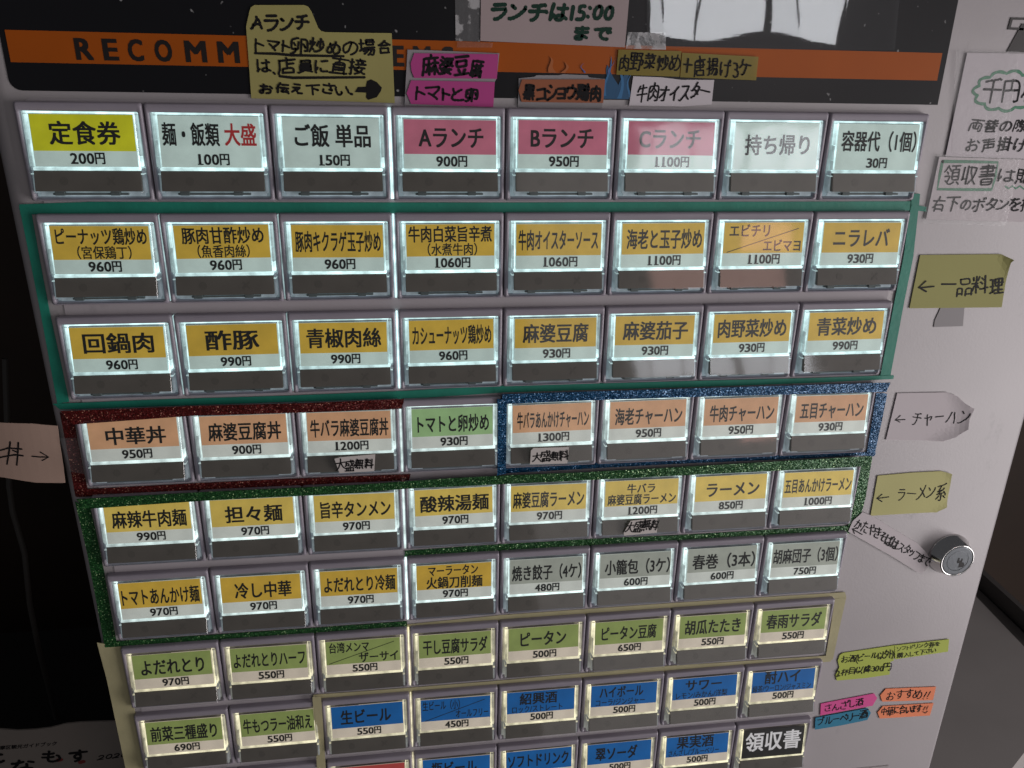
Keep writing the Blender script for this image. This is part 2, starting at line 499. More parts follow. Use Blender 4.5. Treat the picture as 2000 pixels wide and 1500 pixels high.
# ------------------------------------------------------------------ hand-written lettering (pen strokes)
GLYPH = {'(': [[29,68,22,60,16,50,12,36,12,19,12,9,16,-3,22,-16,29,-22]],
         ')': [[5,68,14,52,20,30,20,17,17,2,16,2,12,-10,5,-21]],
         '0': [[24,64,34,62,38,54,41,44,41,25,38,13,31,5,26,5,18,5,12,12,8,22,8,46,16,60,24,64]],
         '1': [[24,62,24,5]],
         '2': [[5,53,8,60,12,62,26,64,32,60,36,50,36,38,26,21,17,12,16,5],[4,1,13,5,41,5]],
         '3': [[12,64,26,64,32,60,34,57,36,54,34,44,29,36],[22,36,29,36],[29,36,31,31,34,30,38,21,36,15,34,8,26,5,16,5,10,6,6,12]],
         '5': [[34,64,14,64,14,38,26,38,32,34,36,31,38,24,36,12,29,5,24,5,16,5,8,6]],
         '6': [[31,62,22,55,14,44,13,36,10,28,10,17,12,10,22,5,34,5,39,12,41,20,39,28,36,31,34,31,31,34,12,34]],
         ':': [],
         'A': [[32,64,32,57],[32,57,29,55,26,50,22,39,19,36,17,24],[32,57,38,55,38,50,46,38,48,25],[48,25,51,24,54,17,54,15,58,8,60,4],[48,25,46,24,17,24],[17,24,14,24,13,19,10,15,10,12,8,8,8,5,2,2]],
         '、': [[16,12,24,5]],
         'い': [[17,66,16,52,19,25,24,12,26,8,31,5,36,5,41,6,46,12,48,17,48,17,50,20,48,28],[74,62,77,54,84,36,86,28,85,17]],
         'え': [[34,74,66,70],[62,50,60,50,50,50,36,48,24,48],[62,50,60,44,48,32,46,26],[46,26,40,24,24,8],[46,26,52,24,54,22,60,6,62,2,66,1,84,1,88,4]],
         'お': [[74,64,76,64,90,53],[36,58,36,57],[36,34,54,38,66,38,66,38,70,38,76,34,80,30,82,19,78,9,70,5,62,2,55,2],[57,62,36,57,16,57],[36,31,24,28,17,21,16,17,16,9,20,5,28,2,32,2,36,6,36,31,36,31,36,77]],
         'か': [[76,62,86,46,90,34],[36,54,34,53],[39,75,38,74,36,56,34,53,34,48,28,28,26,28,19,8,16,5,16,4,12,2],[36,5,39,2,51,2,55,4,58,8,62,22,62,28,64,28,62,48,60,51,57,54,36,54,12,52]],
         'き': [[54,64,57,64],[64,44,64,39,70,31,70,28,68,28],[68,28,68,25,66,25],[29,26,24,22,22,12,24,8,29,2,39,0,66,0,68,1],[52,75,54,64,57,64,57,62,60,44],[76,68,54,64,22,64],[84,50,80,48,64,44,19,44],[68,28,66,26,66,24,55,24]],
         'け': [[72,53,72,52],[26,28,24,16,19,15],[72,74,70,20,64,8,55,0,51,0],[88,54,72,53,72,52,44,52],[22,75,19,72,16,40,16,17,19,15,20,5]],
         'げ': [[90,80,94,70,96,68],[80,76,84,68,86,66],[26,26,22,15,18,12],[70,72,68,19,62,6,55,0,52,-3,50,-2],[88,54,86,52,78,52,78,51,41,51],[19,72,16,60,16,40,14,40,16,16,18,12,19,4]],
         'こ': [[72,66,70,66,28,66],[22,26,22,24,22,24,22,12,31,5,38,2,77,4]],
         'さ': [[55,75,58,60],[62,60,62,52,68,40,72,36,74,30,72,28,57,31],[26,28,24,25,22,19,24,10,31,4,34,4,39,1,68,1,74,2],[19,58,48,57,82,62]],
         'ざ': [[88,82,92,74],[54,74,57,58],[82,68,80,68,80,64],[60,58,62,51,72,34,72,28,55,30],[24,28,22,20,22,13,22,9,29,4,39,0,70,1],[19,58,20,57,57,57,80,62,80,64,82,64,84,66,76,78]],
         'し': [[29,74,28,17,29,8,32,4,41,0,54,0,66,2,77,9]],
         'す': [[57,64,58,62],[57,46,48,48,39,44,34,38,34,28,38,24,43,20,58,21],[13,62,57,62,57,64,58,62,88,62],[57,74,57,64,58,62,58,46,57,46,60,38,60,26,58,22,58,17,57,12,50,5,39,1,36,1]],
         'そ': [[31,70,60,72,60,70],[50,39,48,34,46,32,39,22,40,10,46,5,50,2,57,1,70,1,70,2],[60,70,58,68,60,68,60,70,62,64,43,50,38,46,38,40],[66,72,60,70],[13,36,32,38,34,40,51,39,51,40,68,42,84,42]],
         'た': [[36,60,34,58],[57,44,60,46,82,46,84,44],[51,21,50,12,51,8,57,5,62,2,86,2,88,5],[38,74,38,62,36,60,34,58,34,50,31,36,22,12,18,4,18,0,20,-3],[57,64,54,62,34,58,13,58]],
         'て': [[12,62,44,66,55,66,57,64],[55,64,54,64,57,62,57,64,57,62],[84,68,72,68,57,66,57,64,57,60,50,54,43,38,43,25,44,17,54,8,66,4,66,2,74,2]],
         'で': [[60,66,57,60,50,53,44,44,41,36,41,26,44,19,51,8,57,5,70,2,74,2,76,4],[82,53,84,50,86,48,88,44],[72,48,76,41],[84,68,66,68,62,66,48,66,22,62,13,62]],
         'と': [[29,72,31,66,32,64,34,58,40,44],[76,60,60,53,48,46,40,44],[40,44,39,40,29,32,26,25,24,16,26,9,34,5,46,2,64,2,80,4]],
         'な': [[39,76,38,60],[72,60,80,56,88,51],[34,60,31,48,17,21],[66,16,72,16,85,8],[66,20,50,21,40,19,36,12,36,5,39,2,50,-2,57,0,64,2,66,6,64,44],[13,60,26,58,52,62]],
         'に': [[50,64,54,62,84,64],[26,26,24,16,18,12],[46,24,44,24,44,12,52,6,55,5,84,5,84,6],[22,72,16,44,16,13,18,12,19,2]],
         'の': [[51,68,51,60,50,60,48,44,41,24,36,15,31,10,22,10,16,16,14,21,13,21,14,44,24,57,39,66,44,68,66,66,76,60,80,54,85,44,86,31,85,31,84,22,77,12,66,5,55,2]],
         'は': [[26,25,22,15,17,12],[72,19,78,17,90,9],[86,56,70,55,70,54,46,54,44,55],[70,74,70,72,70,48,70,48,72,10,70,5,64,2,57,1,48,2,41,8,41,15,44,19,55,24,66,24,68,22,70,24],[20,74,16,44,16,15,17,12,18,4,17,1]],
         'ば': [[90,80,92,72],[80,76,82,68],[68,54,68,53],[24,25,19,12,16,10],[70,17,76,16,88,8],[84,55,68,54,68,53,40,53],[68,21,54,22,44,19,38,12,38,8,43,2,52,0,62,1,66,2,68,5,70,17,68,38,68,72],[17,72,12,32,12,20,13,12,16,10,16,2]],
         'ま': [[52,64,52,62],[54,19,64,17,78,9],[80,66,52,64,52,62,22,64],[80,44,68,42,52,42,52,41,22,44],[54,21,36,22,29,20,24,16,22,6,26,2,34,0,48,1,51,2,54,6,52,74]],
         'め': [[29,48,24,46,18,41,14,34,12,28,12,16,17,8,26,8,32,10,38,17,43,19],[43,25,43,19],[43,19,48,16],[62,74,60,62,60,60,57,60,54,46,46,28,43,25],[52,2,55,1,66,2,80,12,85,24,86,28,85,39,80,50,74,55,66,58,46,60,29,52],[24,70,24,64,24,64,26,53,29,52,29,48,36,31,40,25,43,25]],
         'も': [[16,60,38,57,50,57,58,60],[36,58,38,57],[70,40,76,38,82,24,82,16,80,9,75,5,68,2,60,0,48,0,48,1,39,4,36,6,34,15,34,32,36,36,36,58,38,57,38,62,38,74],[13,36,31,32,54,32,57,34]],
         'や': [[46,76,48,75,55,68,57,60],[22,68,29,50,34,46,34,42,39,31,39,28,40,28,44,16,50,0],[31,50,31,48],[57,31,64,30,70,30,78,31,84,36,86,40,86,50,84,54,76,60,58,60,34,51,29,46,24,46,12,40]],
         'を': [[41,75,39,64],[36,64,34,55,31,50,29,44],[84,46,66,39,66,38,55,36],[55,31,48,31,38,24,32,16,34,5,38,2,46,0,70,0,70,1,77,2],[16,64,38,64,39,64,55,64,70,66],[55,17,55,36,54,41,48,46,29,44,22,38,16,31]],
         'ん': [[29,34,34,34,43,38,50,38,54,36,55,31,57,5,62,2,74,2,78,5,84,10,90,20,88,24],[48,74,31,40,29,34,22,24,18,16,13,2]],
         'イ': [[54,48,46,48,36,41,13,34],[80,72,66,60,57,53,54,50,54,2]],
         'ウ': [[50,75,50,60],[17,36,17,58,18,60,48,60,48,60,50,60,82,60,80,44,80,44,77,36,68,19,62,12,60,12,55,8,46,4,39,2,34,4]],
         'オ': [[62,56,60,55],[60,48,54,46,31,24,24,19,24,17,14,13],[86,57,85,56,62,56,60,55,58,56,16,56],[44,2,60,2,62,4,62,48,60,48,62,74]],
         'ク': [[51,77,48,76,44,72,44,62],[16,39,24,44,34,54,38,62,41,62,77,62,80,60,78,50,70,32,64,28,64,25,48,10,44,9,36,4,29,1,28,2]],
         'ケ': [[36,74,31,64,31,56],[31,56,26,52,24,48,22,48,18,40,12,36],[60,56,60,46,58,34,57,34,51,19,48,15,48,12,38,4,36,4,36,2,29,2],[31,56,88,56]],
         'コ': [[80,9,20,9,19,8],[22,64,80,64,80,64,80,5]],
         'シ': [[34,70,36,70,44,64],[86,53,86,46,84,44,84,42,64,21,41,8,29,5,29,4,22,2],[16,48,18,48,24,44,31,40]],
         'ス': [[24,66,72,66,72,66,68,52,62,40,57,36,57,31],[57,31,52,30,36,15,34,15,28,8,17,4,14,5],[57,31,60,30,76,12,84,4]],
         'ソ': [[78,68,76,50,62,25,51,13,36,4,34,2,34,4],[19,66,31,46]],
         'タ': [[51,78,48,76,44,72,44,64],[44,64,39,64,34,54,22,42,17,40,16,38,12,38],[44,64,44,64,80,64,78,52,64,26],[41,40,46,39,57,31,62,26],[62,26,64,26],[62,26,60,22,46,10,44,10,41,8,29,2,26,1,24,2],[64,26,74,19]],
         'チ': [[50,41,51,41],[77,70,74,72,48,66,22,66],[51,68,50,28,48,20,43,12,36,5,31,2,24,2],[12,41,88,41,90,38]],
         'ッ': [[46,52,50,38],[78,48,75,34,66,19,54,6,38,-3,36,-2],[24,46,29,34,28,31]],
         'ト': [[38,46,48,44,78,32],[38,72,38,48,38,46,38,44,38,1]],
         'ド': [[75,74,77,72,82,64],[64,68,70,58],[34,44,39,44,50,41,76,31],[34,72,34,2]],
         'ハ': [[38,66,36,62,34,50,26,28,14,6,8,5],[64,64,66,57,68,57,80,30,86,6]],
         'ビ': [[84,78,88,70],[72,74,76,66],[72,54,36,42,29,40,22,40],[24,72,22,70,22,15,24,8,28,5,32,4,32,2,66,2,78,5]],
         'フ': [[18,66,76,66,80,64,78,53,77,53,76,44,66,25,51,12,36,5,34,5,34,4,31,5]],
         'ブ': [[88,82,91,74,96,72],[77,66,17,66,16,64],[76,78,80,72,78,66,77,66,77,54,75,44,68,30,64,24,50,12,38,5,32,2,26,4]],
         'ベ': [[82,68,86,58,88,57],[68,64,74,53],[12,25,34,52,36,55,41,56,46,55,62,38,64,36,72,28,84,12]],
         'ボ': [[88,76,90,72],[75,75,78,68],[72,36,82,21,84,17],[26,34,13,16],[50,72,50,8,48,2,46,0,34,0],[13,56,84,56]],
         'マ': [[14,64,82,64,84,64,82,56,76,48,50,21],[28,36,31,36,44,24,50,21],[50,21,51,16,57,10,64,2]],
         'メ': [[75,70,70,58,62,42,57,36],[29,55,34,53,34,51,40,48,41,46,57,36],[57,36,57,34],[57,34,36,13,34,13,32,10,31,10,29,8,19,2,16,2],[57,34,64,31,80,13]],
         'ャ': [[36,57,36,53,38,46,38,38],[41,38,43,28,51,-3],[70,28,70,30,72,31,76,38,77,38,78,46,70,46,48,40,44,40,38,38,29,38,20,36]],
         'ョ': [[26,28,74,28],[26,2,72,2],[26,51,72,51,74,50,74,4,72,2]],
         'ラ': [[28,70,77,70],[18,48,80,48,80,46,80,39,75,26,60,12,44,2,40,2,34,2]],
         'リ': [[72,72,72,38,72,38,72,28,68,20,60,9,46,2,41,2],[26,70,26,32]],
         'ル': [[31,70,29,31,29,31,26,21,22,13,18,9,18,8],[57,70,57,6,57,5,64,6,72,10,72,12,80,17,90,28,90,34]],
         'ン': [[26,66,28,66,31,62,32,62,36,57,40,54],[88,57,88,48,85,48,85,46,82,41,80,38,77,36,76,34,66,24,62,22,55,16,38,8,24,4,18,5]],
         'ー': [[14,38,84,38]],
         '一': [[8,39,91,39]],
         '下': [[48,48,57,48,68,40,70,40,76,36,77,36,78,34,80,34],[10,74,90,74],[48,74,48,-3]],
         '両': [[10,74,90,74],[50,74,50,13],[14,-3,14,52,85,52,85,-2,80,-5,72,-5],[31,38,31,13,68,13,68,15,68,36]],
         '中': [[13,28,85,28],[50,-3,50,80],[85,24,85,62,13,62,13,24]],
         '丼': [[48,46,54,38],[29,26,28,25],[88,62,12,62],[70,-3,70,80],[8,25,28,25,29,26,31,25,90,25],[8,-3,14,-2,22,8,26,16,28,25,29,26,31,36,31,80]],
         '以': [[80,75,77,50,75,38,74,38,70,28,70,19],[19,72,19,12],[44,68,54,52],[70,19,66,19,60,10,55,5,41,-3],[70,19,72,19,84,6,90,-3],[46,24,46,22,36,17,19,12,16,8]],
         '伝': [[43,72,84,72],[17,50,12,48,8,44,8,38],[57,44,54,32,43,12,40,5,48,4,57,5,84,8],[77,24,82,15,84,8],[84,8,86,6,90,-2],[36,44,90,44],[31,80,28,77,24,68,19,60,17,51,19,48,19,-3]],
         '入': [[50,52,52,52,55,50,70,22,80,8,84,6,90,1,92,-5],[36,74,48,64,50,52,48,51,43,36,34,22,34,19,16,2,12,-2,6,-2]],
         '円': [[50,74,50,38],[70,-3,72,-5,78,-5,84,-3,88,0,88,74,13,74,12,72,12,-3],[12,36,48,36,50,38,50,36,88,36]],
         '券': [[51,82,48,64],[26,78,31,72,29,64],[75,77,70,70,68,64],[44,62,44,58,39,48],[66,46,68,39,74,34,75,31],[32,46,31,39,24,34,24,31],[24,31,17,30,10,25],[75,31,80,30,90,24,92,25],[40,28,39,19,34,8,24,0,17,-3,12,-2],[24,31,24,28,72,28],[16,64,43,64,44,62,46,64,84,64],[90,46,40,46,39,48,32,46,31,46,10,46],[75,31,72,28,72,16,70,1,64,-3,54,-3]],
         '千': [[50,72,50,-3],[10,41,90,41],[84,76,76,78,70,76,55,74,48,72,36,72,16,68]],
         '卵': [[43,62,41,28,40,25,36,24],[26,53,29,46,29,41],[70,52,75,41,76,41,76,38],[76,12,82,12,88,15,88,72,60,72,58,72,58,-3],[46,77,41,80,36,76,14,70,14,20,36,24,36,22,36,24,36,22,34,21,36,20,36,22,38,16,29,5,19,-2,13,-3]],
         '収': [[54,74,52,64,55,51,66,26,70,24],[70,24,70,16],[34,22,29,22,24,19,14,19],[70,16,66,16,51,0,48,-3],[70,16,72,16,85,2,91,-2],[34,77,34,-3],[48,74,86,74,85,64,84,64,84,58,84,58,80,44,72,25,70,24],[14,70,14,16,12,16,10,12]],
         '右': [[44,80,40,62],[31,2,82,2],[36,62,36,56,29,42,29,38,29,34,31,32,31,-3],[10,19,16,22,24,32,31,36,82,36,82,-3],[90,62,41,62,40,62,38,62,10,62]],
         '合': [[77,53,70,48,29,48,26,52],[24,2,77,2],[77,2,77,28,76,30,24,30,24,28,24,-3],[51,74,58,68,76,55,77,53,90,48],[51,74,48,74,34,60,28,56,26,52,22,52,16,48,10,48]],
         '品': [[12,2,39,2],[58,2,88,2],[26,76,74,76,74,50,26,50,26,76],[39,2,39,32,12,32,12,31,12,-3],[88,2,88,32,58,32,58,-3]],
         '員': [[18,36,82,36],[18,24,82,24],[34,12,34,5],[34,5,13,-3,6,-3],[60,5,68,5,90,-3],[24,77,76,77,77,76,77,62,76,60,24,60,22,62,22,75,24,77],[82,36,82,12,80,12,19,12,18,12,18,48,19,50,80,50,82,48,82,36]],
         '唐': [[55,72,57,72],[31,0,82,0],[8,-3,10,8,12,8,12,12,12,12,14,24,16,72,90,72],[90,44,24,44],[31,0,31,16,32,17,82,17,82,16,82,0],[31,58,80,58,82,57,82,31,80,31,31,31],[54,82,57,75,57,72,55,72,55,17]],
         '場': [[46,66,85,66],[50,39,48,26],[75,26,75,21,70,10,64,2,57,-3],[58,25,57,20,54,15,40,2,36,1],[20,80,20,24],[46,66,46,77,48,78,84,78,85,77,85,52,84,51,46,51,46,66],[8,58,31,58],[36,39,91,39],[32,16,36,19,44,26,57,26,58,25,60,26,90,26,88,12,84,-3,75,-5,70,-2],[32,28,31,25,20,24,18,20,8,16]],
         '声': [[50,41,50,20],[50,80,50,56],[10,72,88,72],[16,56,85,56],[18,20,82,20],[82,20,82,41,82,42,51,42,50,41,48,42,20,42,18,40,18,20,16,12,12,2,8,-3]],
         '外': [[28,80,26,80,24,74,24,66],[24,66,22,66,18,56,10,41],[24,66,48,66,43,40,41,40,38,31,36,31],[64,48,72,48,90,31],[22,40,24,38,26,38,29,34,31,34,32,31,36,31],[36,31,34,22,22,6,19,5,12,-2,8,-2],[64,80,64,-3]],
         '大': [[10,51,46,51,48,50],[50,80,50,60,48,60,50,46],[90,51,52,51,50,48,50,46,46,44,41,28,39,28,34,16,22,5,14,1,12,-3,8,-2],[48,50,50,46,54,42,57,32,68,17,68,16,80,4,90,-2]],
         '婆': [[16,80,24,75],[88,74,85,66],[10,66,19,62],[50,58,51,52,60,46,62,44],[24,51,10,36],[62,44,70,44],[62,44,62,41,60,40,48,38,48,36,44,36,41,24],[70,44,72,40,80,38,90,36,94,38],[34,24,34,20,29,12],[72,24,70,16,62,8,60,5],[29,12,24,9],[60,5,62,2,74,1,84,-3,91,-3],[46,5,44,1,40,0,20,-3,10,-3],[62,80,62,60],[38,60,48,60,50,58,51,60,80,60,82,58,80,52,74,48,72,48,70,44],[10,24,40,24,41,24,43,24,90,24],[31,38,36,50,39,74,88,74],[29,12,31,9,44,8,46,5,60,5]],
         '店': [[52,80,55,70],[54,46,86,46],[32,1,82,1],[54,56,54,26],[10,-5,8,1,12,9,16,24,16,68,16,68,54,68,55,70,57,68,90,68],[32,1,32,24,34,25,54,25,54,26,55,25,82,25,82,1]],
         '押': [[32,36,20,34],[20,31,12,31,8,28],[8,60,31,60],[44,52,88,52],[44,31,88,31],[66,-3,66,74],[88,25,88,74,44,74,44,74,44,25],[20,80,20,0,18,-3,12,-3]],
         '掛': [[76,46,82,44,92,36],[31,39,29,36,19,36],[18,32,10,31,6,30],[66,6,36,2,32,1],[50,80,50,48],[76,80,76,-3],[38,68,62,68],[8,60,29,60],[36,48,66,48],[50,38,50,5],[36,24,64,24],[10,-5,17,-3,19,0,19,31,18,32,19,34,19,80]],
         '接': [[62,80,64,72],[82,62,77,60,74,51,74,48],[50,62,54,55],[60,39,57,31],[29,36,19,34],[19,31,8,30],[51,30,50,22,48,20,48,16],[80,30,78,20,76,15,74,13,72,8],[48,16,41,15],[64,8,62,4,57,1,38,-3],[72,8,72,5,88,-3,90,-3],[8,60,29,60],[38,48,91,48],[19,80,19,1,17,-3,12,-5],[41,70,64,70,64,72,66,70,88,70],[91,30,57,30,57,31,55,30,36,30,29,36],[48,16,48,13,57,12,57,10,62,9,64,8,72,8]],
         '揚': [[48,66,85,66],[52,38,50,26],[22,34,20,31],[60,25,58,20,51,10,44,2,38,0],[76,25,75,19,72,13,64,2,58,-3],[32,38,32,36,22,34,19,31,8,30,5,26],[48,66,48,77,48,78,84,78,85,77,85,53,84,51,48,51,48,52,48,66],[8,60,31,60],[12,-5,19,-3,22,0,22,31,20,31,22,34,22,80],[40,39,51,39,52,38,54,39,92,39],[36,16,48,26,58,26,60,25,60,26,75,26,76,25,76,26,88,26,88,6,86,6,86,2,84,-3,84,-5,74,-5,70,-3]],
         '料': [[10,74,12,64,12,64,12,60],[40,74,34,56],[57,72,68,64],[50,48,55,46,57,44,62,40],[24,46,22,46],[22,36,17,34,8,10],[80,24,80,22],[80,80,80,-3],[24,-3,24,36,22,36,22,46,24,46,24,80],[92,25,80,24,80,22,70,22,70,21,66,21,66,20,48,19],[8,46,22,46,22,46,39,46],[22,36,31,34,38,21]],
         '書': [[22,9,78,9],[91,64,8,64],[14,41,84,41],[22,9,22,20,77,20,78,19,78,-3,22,-3,22,9],[18,74,77,74,78,74,78,54,76,52,17,52],[50,80,50,31],[8,31,48,31,48,31,50,31,91,31]],
         '替': [[28,57,26,56],[68,55,66,50,64,46,57,40,52,38,52,31],[74,55,77,48,86,38,90,38],[26,51,22,48,22,46,19,44,17,40,14,39,12,36,10,36],[26,51,40,41],[22,16,77,16],[22,0,77,0],[70,80,70,55],[12,72,41,72],[57,72,88,72],[77,0,77,31,76,31,24,31,22,31,22,0],[26,51,28,80],[10,57,24,57,26,56,44,57],[90,57,76,57,74,55,68,55,66,57,54,57]],
         '札': [[57,80,57,2,58,1,62,-2,85,-2,88,0,90,2,90,8,91,8,91,15,90,17],[26,58,28,58],[8,58,44,58],[28,-3,28,46,26,46,28,80],[6,13,6,16,12,22,12,24,13,25,22,44,26,46,34,44,39,36,43,34,43,32]],
         '杯': [[24,60,24,58],[24,46,31,44,36,38],[22,44,20,44,17,40,12,26,6,17,6,15],[10,60,22,60,24,58,24,60,36,60],[72,72,66,50,66,48,66,-3],[44,72,72,72,72,72,74,72,91,72],[40,30,48,34,60,46,64,48,76,48,85,40,85,38,92,31],[24,-3,24,42,22,44,24,60,24,80]],
         '炒': [[66,80,66,26],[82,64,88,51,90,42],[52,64,48,46,46,38],[38,62,31,46],[10,60,10,46,8,41],[85,31,80,20,68,8,57,2,41,-3],[22,24,28,21,34,13],[22,80,22,28,16,6,10,-3]],
         '無': [[22,64,14,62],[19,10,12,-3],[82,10,90,-3,94,-5],[60,9,62,-2],[38,8,39,-2],[40,70,40,21],[58,70,58,21],[77,70,77,21],[24,70,26,70,86,70],[12,46,88,46],[10,21,90,21],[22,21,22,68,24,70,26,76,28,80]],
         '牛': [[26,77,24,72,22,62],[22,62,19,62,12,48],[22,62,84,62],[10,31,90,31],[50,-3,50,80]],
         '理': [[66,38,66,38],[8,74,31,74],[20,74,20,13],[44,57,88,57],[66,38,68,38,88,38,88,39,88,75,88,76,46,76,44,75,44,38,66,38],[10,44,29,44],[43,19,88,19],[66,76,66,0],[36,-2,64,-2,66,0,66,-2,92,-2],[32,16,26,13,20,13,20,12,10,8,6,5]],
         '盛': [[72,80,76,75,76,70],[54,70,57,70],[16,54,41,54,41,46,39,36,29,36],[66,44,66,41],[40,21,40,-3],[60,21,60,-3],[8,-3,90,-3],[10,30,12,34,16,48,16,68,17,70,88,70],[80,60,77,53,66,44,66,40,51,34],[90,44,90,36,88,31,77,32,66,41,57,60,57,66,57,70,54,70,54,80],[80,-3,80,21,78,22,60,22,60,21,58,22,41,22,40,21,39,22,22,22,20,21,20,-3]],
         '目': [[19,50,80,50],[19,28,80,28],[19,4,80,4],[80,-3,80,74,20,74,19,74,19,-3]],
         '直': [[48,72,48,72],[22,44,77,44],[22,30,77,30],[22,15,77,15],[50,80,46,66,46,57],[10,72,90,72],[77,1,77,57,22,57,22,0],[91,0,78,0,77,1,76,0,8,0]],
         '系': [[82,77,78,80,76,80,70,77,48,75,40,72],[48,50,44,44,34,39,31,34],[50,31,50,1,50,-2,38,-3,34,0],[31,19,22,9,13,4],[68,19,70,19,72,16,75,16,78,10,84,8],[77,34,51,31,36,31,34,31,29,32,24,31,20,30,16,30],[16,72,39,74,40,72],[72,44,76,38,77,34,82,34,86,28,88,25],[20,50,26,51,28,50,46,51,48,50,52,50,57,51,64,57,66,57,68,60,70,60],[39,72,38,70,40,70,40,72,41,68,29,56,26,51],[31,34,32,34,32,32,31,34,31,32]],
         '肉': [[50,66,48,66],[48,55,44,54,43,50,34,41,28,38],[48,55,54,52,72,40],[50,38,48,34,48,25],[48,25,46,25,44,21,34,12,28,9],[48,25,54,24,72,9],[51,82,50,68,48,66,48,55],[72,-5,84,-3,86,0,86,66,50,66,50,66,48,66,13,66,13,-3]],
         '腐': [[51,80,54,74],[36,53,31,53,28,51],[54,50,60,46],[57,30,55,28],[55,24,52,22,50,19,39,16],[55,24,76,16],[57,10,54,9,51,6,50,6,46,4,44,4,40,2,38,2],[8,-3,14,20,16,72,17,74,91,74],[50,58,90,58],[78,64,77,40,68,38],[57,10,72,4,74,-3,84,-3,85,1,85,28,84,30,57,30,55,28,54,30,31,30,29,28,29,-3],[58,34,57,30,55,28,55,24],[41,64,36,56,36,38]],
         '菜': [[46,48,50,39],[82,48,75,34],[20,44,20,41,22,40,24,36,24,34],[44,21,36,12,28,6,17,2,12,1,12,0,10,0],[57,21,58,16,70,8,72,8,74,5,85,2,85,1,88,1,88,0,91,1],[13,55,48,56,72,60,82,60,85,58],[90,74,10,74],[50,30,50,-3],[32,80,32,66],[66,80,66,68,70,64,70,60],[91,24,58,24,57,21,44,21,41,24,10,24]],
         '華': [[32,80,32,66],[90,74,10,74],[26,56,26,24],[74,56,74,24],[10,8,90,8],[16,56,84,56],[50,56,50,-3],[8,40,90,40],[14,24,86,24],[66,80,66,66]],
         '豆': [[12,75,88,75],[29,22,34,9],[70,21,62,6,62,1],[22,57,76,57,77,56,77,34,76,32,20,32,20,56,22,57],[10,0,60,0,62,1,62,0,90,0]],
         '購': [[12,58,34,58],[12,39,34,39],[16,12,10,-3],[31,12,34,2],[90,72,44,72],[57,50,57,80],[88,62,46,62],[77,50,77,80],[48,24,86,24],[66,12,66,48],[34,58,34,76,32,77,12,77,12,76,12,20,32,20,34,21,34,58],[76,-5,84,-5,86,0,86,36,85,38,48,38,48,36,48,-3],[92,48,78,48,77,50,76,48,57,48,57,50,40,48],[40,12,66,12,66,12,68,12,92,12]],
         '酒': [[12,77,22,72],[68,54,70,54],[10,50,18,46],[22,24,12,1],[36,19,88,19],[36,1,88,1],[54,75,54,44,52,44,52,40,46,31,36,31],[91,75,32,75],[70,75,70,54,68,54,70,36,70,34,88,34],[88,1,88,54,36,54,36,1]],
         '野': [[57,75,86,75,85,68,76,60,76,56],[62,62,66,60,70,57,76,56],[76,56,76,52,80,50,82,44],[72,44,72,1,72,-3,70,-3,60,-5],[50,6,8,1],[10,60,48,60],[84,24,88,26,90,36,91,41,90,44,57,44],[10,24,48,24],[10,60,10,75,12,76,46,76,48,75,48,44,46,42,10,42,10,60],[29,76,29,4]],
         '降': [[57,74,58,72,80,72,82,72,80,64,70,56,70,53],[52,66,48,66,43,60,38,60],[52,66,62,56,64,53],[64,53,70,53],[64,53,60,50,52,46,44,42,38,44],[70,53,70,50,76,48,86,44,90,44],[46,21,44,17,44,10],[22,19,29,20,31,22,32,28,31,38,24,50,24,54,29,66,31,75,31,76,12,76,12,-3],[44,31,88,31],[68,38,68,-3],[40,8,43,10,90,10],[64,82,60,80,58,74,54,72,52,66]],
         '際': [[66,75,70,72],[70,72,72,74,88,74,90,72,86,60,82,54,80,53],[50,64,55,60],[43,53,48,50],[48,50,48,44],[48,44,41,39],[48,44,52,41,80,41,82,44],[82,44,90,39],[66,24,66,1,64,-3,57,-5],[22,19,28,19,31,22,31,28,31,38,24,48,24,51,29,68,31,76,12,76,10,75,10,-5],[82,13,90,2],[46,12,46,10,39,2],[44,25,64,25,66,24,66,25,88,25],[48,80,48,74,36,58],[70,72,72,64,76,55,80,53,82,44],[62,74,62,68,58,62,55,60,55,55,54,51,51,50,48,50],[66,75,66,76,64,74,66,75,66,74,62,74,48,74,48,74]],
         '領': [[26,80,26,74],[70,75,68,60],[26,74,24,74,20,70,13,60,6,52],[26,74,29,72,41,60,43,55],[22,53,28,46,28,44],[52,46,88,46],[12,34,38,34,38,28,31,16,31,15,26,8],[52,30,88,30],[16,13,19,12,22,9,26,8],[26,8,26,5,31,0],[62,5,60,5,57,2,55,2,54,1,50,0,48,-3,38,-3],[80,5,88,0,90,-3,92,-3],[52,46,52,15,88,15,88,16,88,60,88,60,54,60,52,60,52,46],[48,76,68,76,70,75,72,76,91,76]],
         '鶏': [[74,82,70,80,70,72],[46,77,40,80,29,76,8,74],[24,66,26,64,26,55],[44,66,44,62,38,52],[10,64,12,57,12,53],[55,60,86,60],[55,38,92,38],[26,24,26,24],[80,16,84,9],[26,15,24,15,19,5,12,-3,10,-3],[26,15,29,13,34,8],[52,15,51,6,48,0],[72,15,74,5],[62,12,62,2],[10,39,43,39],[8,24,44,24],[26,15,26,46],[55,48,85,48,86,50,86,72,85,72,57,72,55,72,55,25,91,25,90,5,88,-3,84,-5,77,-5,75,-3]],
         '麻': [[52,80,54,74,54,70],[39,46,38,44],[75,46,76,44],[76,38,80,34,85,22,92,12,92,8],[38,34,32,31,26,17,22,10],[74,34,70,32,66,30,64,24,57,12],[8,0,13,24,13,68,14,70,90,70],[39,-3,39,34,38,34,39,60],[24,46,36,46,38,44,50,46],[38,34,46,32,51,25],[60,46,75,46,76,44,78,46,91,46],[75,-3,75,32,74,34,74,36,76,38,75,60]],
